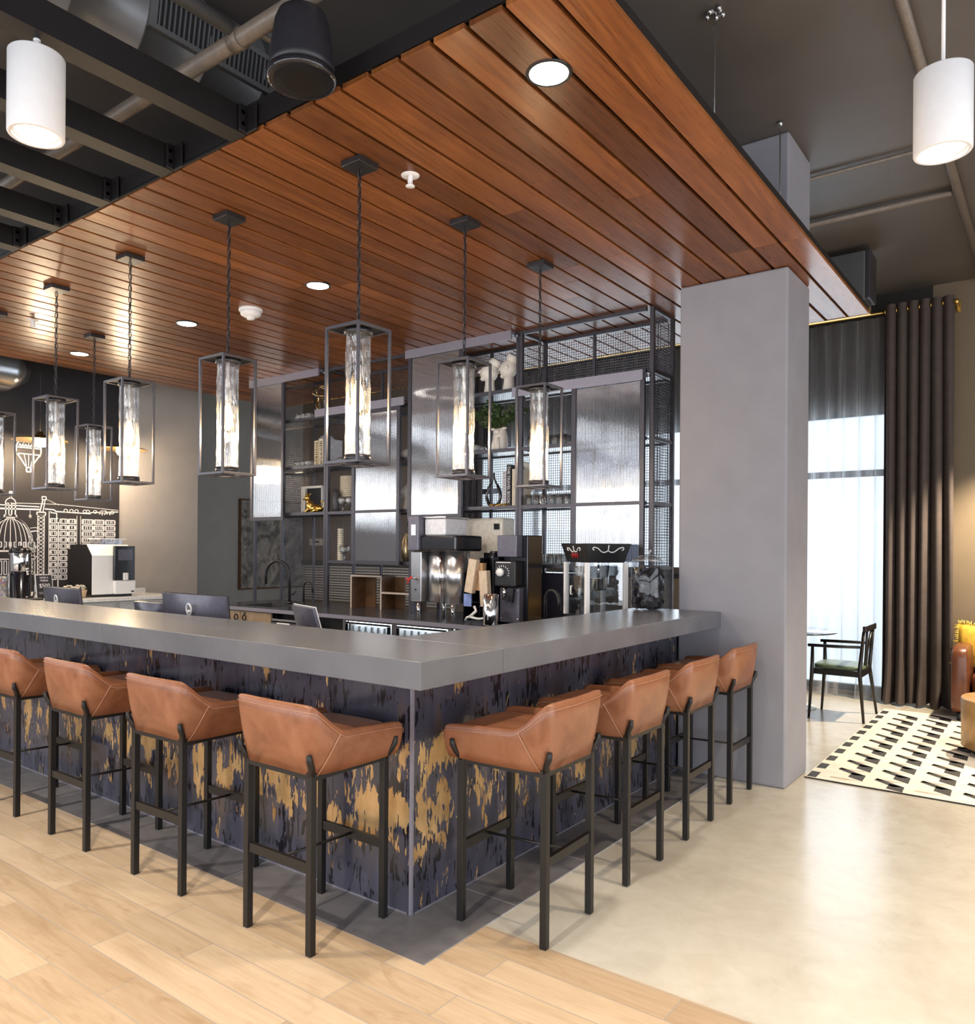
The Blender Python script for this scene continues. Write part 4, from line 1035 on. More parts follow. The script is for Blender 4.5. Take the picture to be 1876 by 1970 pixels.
L5 = [z+.0145 for z in LV]
L5s = [z+.0045 for z in LV]      # top of the shelf boards
sx = 3.10
glass_row('tumbler', 'glass_tumbler', [(3.06+.085*r_, 1.415-.074*k-.0*r_, L5s[1]) for k in range(6) for r_ in range(2)], 'clear glass tumbler in the double row on the shelf left of the right sliding door', 'tumblers on the right bay middle shelf')
glass_row('tumbler', 'glass_tumbler', [(3.07+.085*r_, 1.40-.076*k, L5s[2]) for k in range(5) for r_ in range(2)], 'clear glass tumbler in the upper double row behind the rightmost lantern', 'tumblers on the right bay upper shelf')
glass_row('tumbler', 'glass_tumbler', [(3.06+.09*r_, 1.36-.078*k, L5s[0]) for k in range(4) for r_ in range(2)], 'clear glass tumbler in the low double row left of the popcorn machine', 'tumblers on the right bay low shelf')
glass_row('round', 'glass_bowl', [(3.08+.10*(k % 2), 4.31-.085*(k//2)-.03*(k % 2), L5s[3]) for k in range(5)], 'small round clear glass on the top shelf of the left bay', 'round glasses on the left bay top shelf')
glass_row('round', 'glass_bowl', [(3.08+.10*(k % 2), 4.31-.085*(k//2)-.03*(k % 2), L5s[2]) for k in range(5)], 'small round clear glass in front of the grey stone disc', 'round glasses by the grey disc')
glass_row('round', 'glass_bowl', [(3.07+.10*(k % 2), 2.06-.08*(k//2), L5s[2]) for k in range(4)], 'small round clear glass left of the white animal vase', 'round glasses by the white vase')
for k, (y, z, lab) in enumerate(((3.625, L5s[1], 'left clear wine goblet in front of the woven lampshade'), (3.512, L5s[1], 'right clear wine goblet in front of the woven lampshade'), (3.60, L5s[0], 'single clear goblet beside the stack of pale rings'))):
    g = glass_bm('goblet').build('wine_goblet', M['glass']); g.location = (3.075, y, z); tag(g, lab, 'glass')
g = glass_bm('round').build('glass_bowl', M['glass']); g.location = (3.12, 3.70, L5s[2]); tag(g, 'lone round clear glass right of the pale book, behind the largest lantern', 'glass')
t = thing('stone_disc', 'round grey stone disc with a black centre on the left shelf', 'disc', (3.30, 4.125, L5s[2]))
MB().lathe([(.026, -.010), (.165, -.010), (.168, 0), (.165, .010), (.026, .010)], 0, 0, 48, M=Matrix.Translation((0, 0, .20)) @ Matrix.Rotation(R(-90), 4, 'Y')).build('disc', M['concretesol'], t)
MB().lathe([(.0001, -.013), (.026, -.013), (.026, .013), (.0001, .013)], 0, 0, 20, M=Matrix.Translation((0, 0, .20)) @ Matrix.Rotation(R(-90), 4, 'Y')).build('hub', M['black'], t)
b = MB(); b.box(-.05, .05, -.10, .10, 0, .012); b.box(.014, .02, -.02, .02, .012, .20); b.build('stand', M['black'], t)
def book(loc, wd, ht, dp, mat, lab, print_mat=None, lean=0):
    t = thing('book', lab, 'book', loc)
    MB().box(.004, dp, -wd/2+.002, wd/2-.002, .003, ht-.003).build('pages', M['cream'], t)
    b = MB(); b.box(0, .004, -wd/2, wd/2, 0, ht); b.box(.004, dp+.003, -wd/2, -wd/2+.002, 0, ht); b.box(.004, dp+.003, wd/2-.002, wd/2, 0, ht); b.build('cover', mat, t)
    if print_mat:
        q = MB(); rr = random.Random(int(ht*1000)+int(loc[1]*100)); z = ht*.08
        while z < ht*.92:
            h_ = rr.uniform(.006, .016); q.box(-.0016, -.0003, -wd*.32, wd*rr.uniform(.05, .34), z, z+h_); z += h_+rr.uniform(.006, .012)
        q.build('spine_print', print_mat, t)
oldw = mk('ivory book cloth', (.72, .62, .42), .6); dk = mk('navy book cloth', (.035, .035, .05), .5); lt = mk('pale book cloth', (.70, .70, .74), .5); ch = mk('chocolate print', (.12, .07, .03), .6)
book((3.06, 4.005, L5s[2]), .062, .265, .18, oldw, 'cream old book with brown spine marks in front of the stone disc', ch)
book((3.06, 3.935, L5s[2]), .058, .280, .18, M['cream'], 'cream old book next to the shelf post, right of its twin', ch)
book((3.06, 3.830, L5s[2]), .03, .27, .18, lt, 'slim pale book just right of the second shelf post', M['red'])
book((3.07, 1.668, L5s[1]), .034, .31, .20, lt, 'pale grey book left of the black lettered book', mk('grey print', (.35, .36, .42), .5))
bk = (3.07, 1.626, L5s[1]); book(bk, .044, .36, .20, dk, 'tall black book with white vertical lettering on the third bay shelf')
text('spine_lettering', 'THE TRAVEL BOOK', .036, M['white'], [o for o in bpy.data.objects if o.get('label', '').startswith('tall black book')][0], Matrix(((0, 0, -1, -.002), (0, -1, 0, .0), (-1, 0, 0, .345), (0, 0, 0, 1))))
book((3.07, 1.560, L5s[1]), .06, .32, .20, M['cream'], 'thick cream book at the right of the black lettered book')
t = thing('white_plate', 'round white disc leaning behind the books on the third bay', 'plate', (3.32, 1.655, L5s[1]))
MB().lathe([(.0001, -.006), (.14, -.006), (.15, 0), (.14, .006), (.0001, .006)], 0, 0, 40, M=Matrix.Translation((0, 0, .26)) @ Matrix.Rotation(R(-90), 4, 'Y')).build('disc', M['plaster'], t)
MB().box(-.03, .03, -.06, .06, 0, .112).build('stand', M['black'], t)
t = thing('frame_block', 'white slab sided frame standing on the left bay shelf behind the gold dog', 'picture frame', (3.20, 4.235, L5s[1]))
b = MB(); b.box(0, .05, .10, .165, 0, .30); b.box(0, .05, -.16, .10, .275, .30); b.box(0, .05, -.165, -.15, 0, .275); b.box(0, .05, -.15, .10, 0, .02); b.build('frame', M['plaster'], t, .003)
MB().box(.03, .048, -.15, .10, .02, .275).build('picture', M['black'], t)
# golden dog figurine
t = thing('dog_figurine', 'gold lying dog figurine on the left bay shelf', 'figurine', (3.09, 4.09, L5s[1]))
b = MB(); b.ball((0, -.05, .05), (.04, .10, .045), 16); b.ball((0, .035, .075), (.036, .05, .06), 14); b.tube([(0, .05, .10), (0, .075, .145)], [.028, .022], 10); b.ball((0, .085, .165), (.026, .034, .028), 14); b.tube([(0, .10, .16), (0, .14, .153)], [.016, .010], 10)
for sg in (-1, 1):
    b.tube([(sg*.016, .075, .185), (sg*.028, .06, .215), (sg*.024, .05, .20)], [.009, .007, .003], 6); b.tube([(sg*.024, .04, .06), (sg*.026, .075, .014), (sg*.026, .12, .012)], [.018, .014, .012], 8); b.tube([(sg*.036, -.09, .045), (sg*.042, -.05, .016), (sg*.042, -.02, .012)], [.026, .014, .011], 8)
b.tube(spl([(0, -.145, .05), (0, -.175, .075), (0, -.165, .12), (0, -.13, .12)], 5), .010, 8); b.build('body', M['golden'], t)
t = thing('knot_sculpture', 'dark gold twisted knot sculpture on the left bay top shelf', 'sculpture', (3.14, 4.02, L5s[3]))
b = MB(); pts = []
for k in range(80):
    a = 2*PI*k/80; pts.append((.05*math.sin(2*a)+.02*math.sin(5*a), .055*math.cos(3*a), .19+.13*math.sin(a)+.03*math.cos(4*a)))
b.tube(pts, .011, 8, True); pts = [(p[1]*.8, p[0]*1.0, p[2]*.9+.02) for p in pts]; b.tube(pts, .009, 8, True); b.tube([(0, 0, .015), (0, 0, .10)], .008, 8); b.build('twisted_loops', mk('antique gold', (.42, .30, .16), .22, .9), t)
MB().lathe([(.05, 0), (.05, .015)], 0, 0, 20).build('base', M['black'], t)
t = thing('woven_lampshade', 'cream woven drum on the second bay shelf behind two goblets', 'lampshade', (3.245, 3.69, L5s[1]))
b = MB(); prof = []
for k in range(41):
    z = .14+.235*k/40; prof.append((.108+.0016*math.sin(k*PI*.9), z))
b.lathe(prof, 0, 0, 40); b.build('woven_drum', M['cream'], t)
b = MB()
for k in range(12): b.lathe([(.1102, .146+k*.019), (.1115, .149+k*.019), (.1102, .152+k*.019)], 0, 0, 40)
b.build('weave_bands', mk('straw band', (.50, .40, .27), .7), t)
b = MB(); b.lathe([(.05, 0), (.05, .012), (.010, .02), (.010, .14)], 0, 0, 20); b.tube([(-.105, 0, .1415), (.105, 0, .1415)], .004, 6); b.build('stem', M['black'], t)
t = thing('dark_vase', 'small dark rounded vase beside the woven lampshade', 'vase', (3.085, 3.735, L5s[1]))
MB().lathe([(.0001, .002), (.03, 0), (.045, .05), (.05, .13), (.042, .20), (.02, .235), (.0001, .24)], 0, 0, 20).build('body', mk('charcoal stoneware', (.07, .065, .075), .5), t)
t = thing('ring_stack', 'column of stacked pale rings on the second bay low shelf', 'ornament', (3.14, 3.725, L5s[0]))
b = MB()
for k in range(14): b.lathe([(.024, k*.0235), (.031, k*.0235+.003), (.031, k*.0235+.018), (.024, k*.0235+.021)], 0, 0, 18)
b.lathe([(.02, 0), (.02, .328)], 0, 0, 12); b.build('rings', M['cream'], t)
t = thing('gold_bottle', 'leaf shaped gold bottle on the low shelf right of the second sliding door', 'bottle', (3.10, 2.80, L5s[0]))
MB().lathe([(.0001, .002), (.02, 0), (.045, .06), (.05, .12), (.035, .20), (.012, .26), (.010, .28), (.0001, .282)], 0, 0, 20).build('body', mk('satin champagne gold', (.62, .47, .28), .28, .8), t)
t = thing('hanging_sprig', 'little green plant sprig above the gold bottle', 'plant', (3.24, 2.83, L5s[0]))
b = MB(); rnd = random.Random(5)
for k in range(60):
    a = rnd.uniform(0, 6.28); r_ = rnd.uniform(.01, .09); c0 = Vector((r_*math.cos(a)*.5, r_*math.sin(a), .32+rnd.uniform(-.06, .07))); d = Vector((rnd.uniform(-1, 1), rnd.uniform(-1, 1), rnd.uniform(-.6, .8))).normalized()*.022; e = Vector((-d.y, d.x, .3*d.z))*.35
    b.add([c0-d, c0+e, c0+d, c0-e], [(0, 1, 2, 3)])
b.build('leaves', M['leafm'], t); MB().lathe([(.03, 0), (.036, .10), (.03, .10), (.006, .10), (.004, .32)], 0, 0, 14).build('pot', M['black'], t)
t = thing('white_cup', 'small white lidded cup on the shelf between the second and third sliding doors', 'cup', (3.10, 2.80, L5s[2]))
MB().lathe([(.0001, .002), (.03, 0), (.045, .05), (.045, .08), (.02, .10), (.0001, .11)], 0, 0, 18).build('body', M['plaster'], t)
def bust(name, lab, loc, rz, sc, hollow):
    t = thing(name, lab, 'sculpture', loc, rz); b = MB()
    def q(p): return tuple(c*sc for c in p)
    b.lathe([(.055*sc, 0), (.052*sc, .03*sc), (.042*sc, .10*sc), (.042*sc, .15*sc)], 0, 0, 20)
    # face turned to +y, tilted up; the crown is cut off in an oval
    b.ball(q((0, .005, .20)), (.062*sc, .080*sc, .080*sc), 20, rot=Matrix.Rotation(R(-25), 3, 'X'))
    b.tube([q((0, .070, .235)), q((0, .098, .205)), q((0, .075, .195))], [.010*sc, .013*sc, .006*sc], 8)
    b.ball(q((0, .072, .178)), (.022*sc, .016*sc, .009*sc), 10); b.ball(q((0, .062, .150)), (.026*sc, .024*sc, .02*sc), 12)
    b.ball(q((.06, -.02, .20)), (.008*sc, .02*sc, .028*sc), 8); b.ball(q((-.06, -.02, .20)), (.008*sc, .02*sc, .028*sc), 8)
    b.build('head', M['plaster'], t)
    T = Matrix.Translation(Vector((0, -.035, .255))*sc) @ Matrix.Rotation(R(30), 4, 'X')
    MB().lathe([(.050*sc, 0), (.060*sc, .02*sc), (.058*sc, .055*sc), (.050*sc, .062*sc), (.045*sc, .03*sc), (.0001, .01*sc)], 0, 0, 24, M=T).build('open_crown', M['plaster'], t)
bust('head_sculpture', 'white face sculpture at left on the third bay top shelf', (3.12, 1.865, L5s[3]), R(30), .98, True)
bust('head_sculpture', 'white face sculpture at right on the third bay top shelf, beside the post', (3.12, 1.665, L5s[3]), R(-5), 1.02, True)
bust('head_sculpture', 'small white face sculpture between the second and third sliding doors', (3.12, 2.795, L5s[1]), R(10), .88, True)
t = thing('animal_vase', 'white ceramic animal shaped vase holding leafy branches', 'vase', (3.14, 1.765, L5s[2]))
b = MB(); b.lathe([(.05, 0), (.064, .02), (.070, .07), (.066, .13), (.055, .18), (.046, .20), (.040, .20), (.046, .17)], 0, 0, 24)
for sg in (-1, 1): b.ball((-.03, sg*.060, .198), (.014, .030, .012), 10); b.tube([(-.055, sg*.022, .12), (-.066, sg*.026, .06), (-.066, sg*.026, .005)], [.014, .016, .018], 8)
b.ball((-.052, 0, .165), (.03, .034, .030), 12); b.ball((-.078, 0, .152), (.012, .015, .011), 8); b.build('body', M['plaster'], t)
t = thing('leafy_branches', 'bushy green leafy branches spreading out of the white animal vase', 'plant', (3.14, 1.765, L5s[2]+.2005))
b = MB(); lf = MB(); rnd = random.Random(11)
for k in range(22):
    a = rnd.uniform(0, 6.28); rr_ = rnd.uniform(.12, .34); tip = Vector((.42*rr_*math.cos(a)+.02, rr_*math.sin(a), rnd.uniform(.04, .24)))
    pts = spl([(0, 0, 0), (tip.x*.3, tip.y*.35, tip.z*.6), tuple(tip)], 6); b.tube(pts, .0025, 5)
    for p in pts[4:]:
        for j in range(5):
            d = Vector((rnd.uniform(-1, 1), rnd.uniform(-1, 1), rnd.uniform(-.8, .8))).normalized()*rnd.uniform(.020, .032); c0 = p+d*1.0; e = d.cross(Vector((rnd.random(), rnd.random(), 1))).normalized()*.012
            lf.add([p, c0-d*.2+e, c0+d*.6, c0-d*.2-e], [(0, 1, 2, 3)])
b.build('twigs', M['stemm'], t); lf.build('leaves', M['leafm'], t)
t = thing('teardrop_sculpture', 'black teardrop loop sculpture on the third bay shelf', 'sculpture', (3.10, 1.80, L5s[1]))
b = MB(); b.tube(spl([(0, 0, .30), (0, .012, .24), (0, .06, .17), (0, .075, .10), (0, .045, .03), (0, 0, .016), (0, -.045, .03), (0, -.072, .10), (0, -.05, .17), (0, -.012, .24), (0, 0, .30)], 5), [.008]*12+[.014]*12+[.016]*6+[.014]*12+[.008]*9, 10)
b.build('loop', M['blackgloss'], t); MB().box(-.02, .02, -.03, .03, 0, .006).build('foot', M['black'], t)
src = None; rnd = random.Random(2)
for k in range(9):
    p = (3.05+rnd.uniform(-.01, .01), 1.80-.020*k, L5s[1])
    if src is None:
        b = MB(); b.tube(spl([(0, -.012, .006), (.008, 0, .02), (0, .012, .03), (-.008, 0, .012), (0, -.012, .006)], 4), .0055, 6); src = b.build('gold_nugget', M['golden']); tag(src, 'tiny gold trinket in the row before the black teardrop sculpture', 'trinket', 'gold trinkets on the third bay'); src.location = p
    else: c = src.copy(); COL.objects.link(c); c.location = p; c.rotation_euler = (0, 0, rnd.uniform(0, 6))

# ------------------------------------------------------------------ coffee station below the mural
t = thing('coffee_cabinet', 'light grey drawer cabinet under the white coffee station top', 'cabinet', (0, 6.47, 0))
MB().box(.97, 2.94, .022, .733, .08, .878).build('carcass', M['drawer'], t)
x = 1.072
while x < 2.9:
    d = MB().box(x+.003, x+.575, 0, .0215, .66, .872).build('drawer', M['drawer'], t, .002)
    MB().box(x+.20, x+.42, -.022, -.0005, .795, .806).build('handle', M['black'], d)
    MB().lathe([(.010, 0), (.010, .006)], 0, 0, 10, M=Matrix.Translation((x+.21, 0, .845)) @ Matrix.Rotation(R(90), 4, 'X')).build('lock', M['black'], d)
    MB().box(x+.003, x+.575, 0, .0215, .09, .654).build('door', M['drawer'], t, .002)
    x += .624
t = thing('coffee_counter', 'white quartz worktop with upstand below the black mural', 'countertop', (0, 6.44, .88))
MB().box(.97, 3.06, 0, .764, .0, .04).build('worktop', M['quartz'], t, .003)
MB().box(.97, 3.06, .75, .764, .0405, .10).build('upstand', M['quartz'], t)
ZS = .9205
t = thing('coffee_machine', 'white and black bean coffee machine with touch screen on the white worktop', 'coffee machine', (2.07, 6.62, ZS))
prof = [(0, .03), (0, .475), (.12, .60), (.49, .60), (.49, .03)]
b = MB(); b.prism([(p[0], p[1]) for p in prof], 'x', .006, .50); b.build('white_body', M['white'], t, .006)
MB().prism([(p[0]+.003, p[1]) for p in prof], 'x', 0, .0055).build('side_panel', mk('matt black side', (.014, .013, .016), .6, spec=.2), t)
f = MB().box(.245, .497, -.045, -.0005, .19, .585).build('front_console', M['blackgloss'], t, .008)
MB().box(.29, .465, -.0475, -.0455, .42, .545).build('touch_screen', mk('grey touch screen', (.10, .10, .13), .15), f)
MB().box(.345, .40, -.075, -.0455, .19, .275).build('spout', M['white'], f, .006)
MB().box(.245, .50, -.06, -.0005, .03, .185).build('drip_base', M['white'], t, .012)
MB().box(.01, .49, .01, .48, 0, .0295).build('plinth', M['black'], t)
MB().box(.44, .478, -.0625, -.0605, .05, .065).build('badge', M['black'], t)
MB().prism([(.18, .6005), (.18, .66), (.42, .66), (.42, .6005)], 'x', .20, .46).build('bean_hopper', see_through('smoky clear hopper', (.8, .82, .88), .25, .1), t)
MB().box(.18, .50, .16, .44, .661, .672).build('hopper_lid', M['white'], t)
t = thing('coffee_urn', 'tall steel and black coffee urn at the left of the mural counter', 'coffee urn', (1.385, 6.80, ZS))
MB().lathe([(.12, 0), (.125, .02), (.118, .035), (.105, .04), (.105, .30), (.10, .305)], 0, 0, 32).build('base', M['blackgloss'], t)
MB().lathe([(.104, .306), (.106, .31), (.106, .50), (.104, .505)], 0, 0, 36).build('steel_tank', M['chrome'], t)
MB().lathe([(.108, .506), (.108, .53), (.09, .55), (.03, .56), (.02, .58), (.0001, .58)], 0, 0, 32).build('lid', M['blackgloss'], t)
b = MB(); b.tube([(.01, -.10, .335), (.01, -.15, .33), (.01, -.155, .27)], .014, 10); b.build('tap', M['chrome'], t)
b = MB()
for sg in (-1, 1): b.tube([(sg*.108, -.03, .29), (sg*.135, -.05, .28), (sg*.135, -.05, .10), (sg*.12, -.04, .02)], .013, 8)
b.build('leg_handles', M['steel'], t)
b = MB(); b.box(-.03, .14, -.23, -.125, 0, .018); b.build('drip_tray', M['black'], t); b = MB(); b.box(-.02, .13, -.22, -.135, .0185, .025); b.build('tray_grid', M['chrome'], t)
t = thing('snack_jar', 'clear jar of colourful wrapped sweets at the far left edge', 'jar', (1.14, 6.72, ZS))
MB().lathe([(.0001, .004), (.08, 0), (.085, .01), (.085, .24), (.07, .26), (.066, .26), (.08, .235), (.08, .01)], 0, 0, 28).build('jar_body', M['glass'], t)
b = MB(); rnd = random.Random(8); sw = [mk('sweet '+n_, c_, .35) for n_, c_ in (('red', (.6, .04, .05)), ('blue', (.08, .15, .55)), ('yellow', (.75, .55, .05)), ('white', (.8, .8, .8)), ('pink', (.7, .25, .35)))]
for k in range(90):
    a = rnd.uniform(0, 6.28); r_ = .062*math.sqrt(rnd.random()); b.obox((r_*math.cos(a), r_*math.sin(a), rnd.uniform(.018, .215)), (.03, .022, .016), (rnd.uniform(0, 3), rnd.uniform(0, 3), 0), rnd.randrange(5))
tag(b.build('sweets', sw, t), kind='stuff')
t = thing('referral_sign', 'small black counter sign reading REFER A FRIEND $500', 'sign', (1.600, 6.72, ZS), R(10))
MB().obox((0, 0, .135), (.20, .012, .27), (R(-8), 0, 0)).build('frame', M['white'], t)
TS = Matrix.Translation((0, 0, .135)) @ Matrix.Rotation(R(-8), 4, 'X')
b = MB().box(-.092, .092, -.0085, -.0062, -.127, .127); b.v = [tuple(TS @ Vector(v)) for v in b.v]; b.build('board', M['mural'], t)
RX = Matrix.Rotation(R(90), 4, 'X')
for body, z, sz in (('REFER A', .098, .028), ('FRIEND', .066, .028), ('$500', .010, .062)): text('sign_lettering', body, sz, M['chalk'], t, TS @ Matrix.Translation((0, -.0095, z)) @ RX, ax='CENTER')
b = MB(); b.tube([tuple(TS @ Vector(p)) for p in ((-.02, -.010, -.05), (.02, -.010, -.05))], .002, 4)
for z in (-.06, -.075): b.tube([tuple(TS @ Vector(p)) for p in ((-.07, -.010, z), (.01, -.010, z))], .0016, 4)
b.build('small_print', M['chalk'], t)
b = MB().obox((.05, -.03, .006), (.16, .07, .012)); b.build('foot', M['white'], t)
t = thing('white_bowl', 'white square bowl in front of the referral sign', 'bowl', (1.66, 6.60, ZS))
b = MB(); vs = []
for z, w_ in ((.0, .045), (.11, .085), (.108, .078), (.012, .038)):
    for sx_, sy_ in ((-1, -1), (1, -1), (1, 1), (-1, 1)): vs.append((sx_*w_, sy_*w_, z))
fs = [(3, 2, 1, 0), (12, 13, 14, 15)]
for r_ in range(3):
    for k in range(4): fs.append((r_*4+k, r_*4+(k+1) % 4, r_*4+4+(k+1) % 4, r_*4+4+k))
b.add(vs, fs); b.build('bowl', M['plaster'], t)
t = thing('snack_basket', 'low basket heaped with pale snack packets behind the left monitor', 'basket', (1.91, 6.68, ZS))
b = MB(); b.lathe([(.0001, .003), (.11, 0), (.13, .09), (.125, .09), (.105, .008)], 0, 0, 24); b.build('basket', M['oak'], t)
b = MB(); rnd = random.Random(4)
for k in range(36):
    a = rnd.uniform(0, 6.28); r_ = .10*math.sqrt(rnd.random()); b.obox((r_*math.cos(a), r_*math.sin(a), .085+rnd.uniform(0, .05)), (.05, .035, .012), (rnd.uniform(-.9, .9), rnd.uniform(-.9, .9), rnd.uniform(0, 3)))
tag(b.build('packets', mk('pale packets', (.66, .62, .52), .5), t), kind='stuff')

# ------------------------------------------------------------------ the mural
t = thing('city_mural', 'black wall mural with chalk drawn city skyline, dome and hot air balloon', 'mural', (0, 7.205, 0))
MB().box(.97, 2.715, .0, .012, .005, 4.145).build('painted_panel', M['mural'], t)
b = MB()
def ln(*pts, w_=.010):
    for p, q in zip(pts[:-1], pts[1:]): b.bar((p[0], -.0012, p[1]), (q[0], -.0012, q[1]), .0022, w_, upv=(-(q[1]-p[1]), 0, q[0]-p[0]))
def rect(x0, z0, x1, z1, w_=.010): ln((x0, z0), (x1, z0), (x1, z1), (x0, z1), (x0, z0), w_=w_)
dx, dz = 1.452, 1.44            # dome centre and springing line
for k in range(-6, 7):
    f = math.sin(k/6*PI/2); ln(*[(dx+f*.245*math.cos(u*PI/2)**.75*1.0 if u < 1 else dx+f*.045, dz+.36*math.sin(u*PI/2)) for u in [q/9 for q in range(9)]]+[(dx+f*.05, dz+.375)], w_=.016 if abs(k) > 4 else .007)
ln((dx-.27, dz), (dx+.27, dz), w_=.018); ln((dx-.27, dz-.09), (dx+.27, dz-.09), w_=.012)
for k in range(-5, 6): rect(dx+k*.05-.010, dz+.045, dx+k*.05+.010, dz+.10, .009)
for k in range(-5, 6): rect(dx+k*.05-.014, dz-.26, dx+k*.05+.014, dz-.11, .008)
rect(dx-.065, dz+.375, dx+.065, dz+.40, .012); rect(dx-.05, dz+.40, dx-.018, dz+.53); rect(dx+.012, dz+.40, dx+.05, dz+.53, .013)
ln(*[(dx+.055*math.cos(a*PI/8), dz+.53+.06*math.sin(a*PI/8)) for a in range(9)], w_=.010); ln((dx, dz+.59), (dx-.012, dz+.66), (dx+.014, dz+.66), (dx, dz+.59), w_=.016)
# tower crane, jib line and cables
rect(1.745, 1.10, 1.815, 1.85, .010)
for k in range(17): z = 1.11+k*.043; ln((1.748, z), (1.812, z+.043), w_=.006); ln((1.812, z), (1.748, z+.043), w_=.006)
rect(1.735, 1.85, 1.828, 1.885, .014); ln((1.765, 1.885), (1.80, 2.03), w_=.014); ln((1.80, 1.885), (1.825, 2.04), w_=.010); rect(1.79, 2.03, 1.835, 2.065, .010)
ln((.99, 1.955), (1.76, 1.945), w_=.012); ln((.99, 1.905), (1.76, 1.915), w_=.018); ln((1.82, 1.925), (1.92, 1.92), (1.95, 1.90), (2.35, 1.89), (2.36, 1.905), (2.70, 1.925), w_=.013); ln((1.45, 1.975), (1.98, 1.985), (2.70, 1.945), w_=.006); ln((1.83, 2.04), (1.98, 1.975), w_=.004)
rnd = random.Random(9)
for k in range(9): x = 2.06+k*.07+rnd.uniform(-.02, .02); ln(*[(x+.022*math.cos(a), 1.915+.018*math.sin(a)) for a in [q*PI/4 for q in range(9)]], w_=.008)
for k in range(5): x = 2.46+k*.032; ln((x, 1.92), (x+.006, 1.885+rnd.uniform(-.01, .01)), w_=.012)
ln((1.66, 1.90), (1.66, 1.835), w_=.004); ln((1.652, 1.845), (1.672, 1.845), (1.662, 1.815), (1.652, 1.845), w_=.014)
# buildings with rows of windows
ln((1.870, 1.90), (1.870, 1.15), w_=.009); ln((1.975, 1.78), (1.975, 1.02), w_=.013); ln((1.89, 1.90), (1.89, 1.885), (1.955, 1.88), (1.955, 1.82), (1.97, 1.82), w_=.012)
def window_row(x0, x1, z, h_, panes, rr_):
    rect(x0, z, x1, z+h_, .012)
    for k in range(panes):
        xx = x0+(k+.5)*(x1-x0)/panes; ln((xx, z+.012), (xx+rr_.uniform(-.006, .006), z+h_-.010), w_=.010)
for r_ in range(10):
    z = 1.765-r_*.0725
    window_row(1.885, 1.955, z, .05, 2, rnd); window_row(1.995, 2.075, z, .05, 2, rnd)
    if r_ < 5: window_row(2.09, 2.175, z, .05, 3, rnd)
    if r_ < 9: window_row(2.255, 2.385, z-.0, .052, 5, rnd); window_row(2.40, 2.52, z, .052, 5, rnd); window_row(2.54, 2.66, z, .052, 5, rnd)
ln((2.235, 1.86), (2.235, 1.10), w_=.006); ln((2.19, 1.86), (2.19, 1.10), w_=.005)
for k in range(26): x, z = 1.65+rnd.uniform(0, .09), 1.15+rnd.uniform(0, .45); ln((x, z), (x+rnd.uniform(-.04, .04), z+rnd.uniform(-.05, .05)), (x+rnd.uniform(-.04, .04), z+rnd.uniform(-.05, .05)), w_=.006)
ln((1.66, 1.70), (1.72, 1.71), (1.76, 1.69), w_=.006); ln((1.66, 1.66), (1.72, 1.67), (1.745, 1.67), w_=.012)
# balloon
bx, bz = 1.640, 2.585
ln(*[(bx+.135*math.cos(a), bz+.14*math.sin(a)) for a in [q*PI/18 for q in range(-3, 22)]], w_=.013)
ln((bx-.135, bz-.03), (bx-.03, bz-.19), w_=.013); ln((bx+.135, bz-.03), (bx+.03, bz-.19), w_=.013)
ln((bx-.13, bz+.02), (bx+.13, bz+.02), w_=.010); ln((bx-.125, bz-.05), (bx+.125, bz-.05), w_=.010)
for k in range(8): x = bx-.105+k*.03; ln((x, bz+.032), (x+.012, bz+.062), (x+.022, bz+.032), w_=.008)
for k in (-1, 0, 1): ln((bx+k*.05, bz+.14-abs(k)*.02), (bx+k*.055, bz+.07), w_=.006); ln((bx+k*.05, bz-.055), (bx+k*.022, bz-.185), w_=.006)
rect(bx-.022, bz-.25, bx+.022, bz-.20, .014)
b.build('chalk_lines', M['chalk'], t)

# saucer lamps in front of the mural
src = None
for x, lab in ((1.56, 'flat brass saucer lamp glowing beside the painted balloon'), (2.50, 'flat brass saucer lamp behind the third lantern, at the edge of the mural')):
    if src is None:
        src = thing('saucer_pendant', lab, 'pendant lamp', (x, 6.75, 2.64), 0, 'brass saucer lamps before the mural')
        MB().lathe([(.28, 0), (.26, .014), (.08, .05), (.03, .075), (.025, .10), (.03, .071), (.08, .046), (.26, .010)], 0, 0, 40).build('saucer_shade', M['brass'], src)
        MB().lathe([(.0001, -.07), (.05, -.06), (.075, -.02), (.06, .015), (.02, .03)], 0, 0, 24).build('globe_bulb', mk('lit opal globe', (1, 1, 1), .4, emit=(1, .80, .52), es=14), src)
        MB().tube([(0, 0, .07), (0, 0, 1.508)], .004, 6).build('cord', M['black'], src)
    else: dup(src, (x, 6.75, 2.64), 0, lab)
    l = bpy.data.lights.new('saucer_glow', 'POINT'); l.energy = 24; l.color = (1, .76, .50); l.shadow_soft_size = .07
    o = bpy.data.objects.new('saucer_glow', l); COL.objects.link(o); o.location = (x, 6.72, 2.50)

t = thing('wall_painting', 'grey and white abstract painting behind the left end of the shelving', 'painting', (5.31, YA-.045, .85))
MB().box(0, 1.27, 0, .04, 0, 1.40).build('canvas', M['art'], t)
b = MB(); b.box(-.025, -.0005, -.006, .042, -.02, 1.42); b.box(0, 1.27, -.006, .042, 1.4005, 1.42); b.box(0, 1.27, -.006, .042, -.02, -.0005); b.build('frame', M['walnut'], t)
t = thing('wall_outlet', 'cream wall plate with a dark slot seen through the shelf mesh', 'wall plate', (XW-.001, 7.94, 1.60))
MB().box(-.008, 0, -.17, .17, -.06, .06).build('plate', M['cream'], t, .003); MB().box(-.011, -.0085, -.075, .075, -.012, .012).build('slot', M['black'], t)

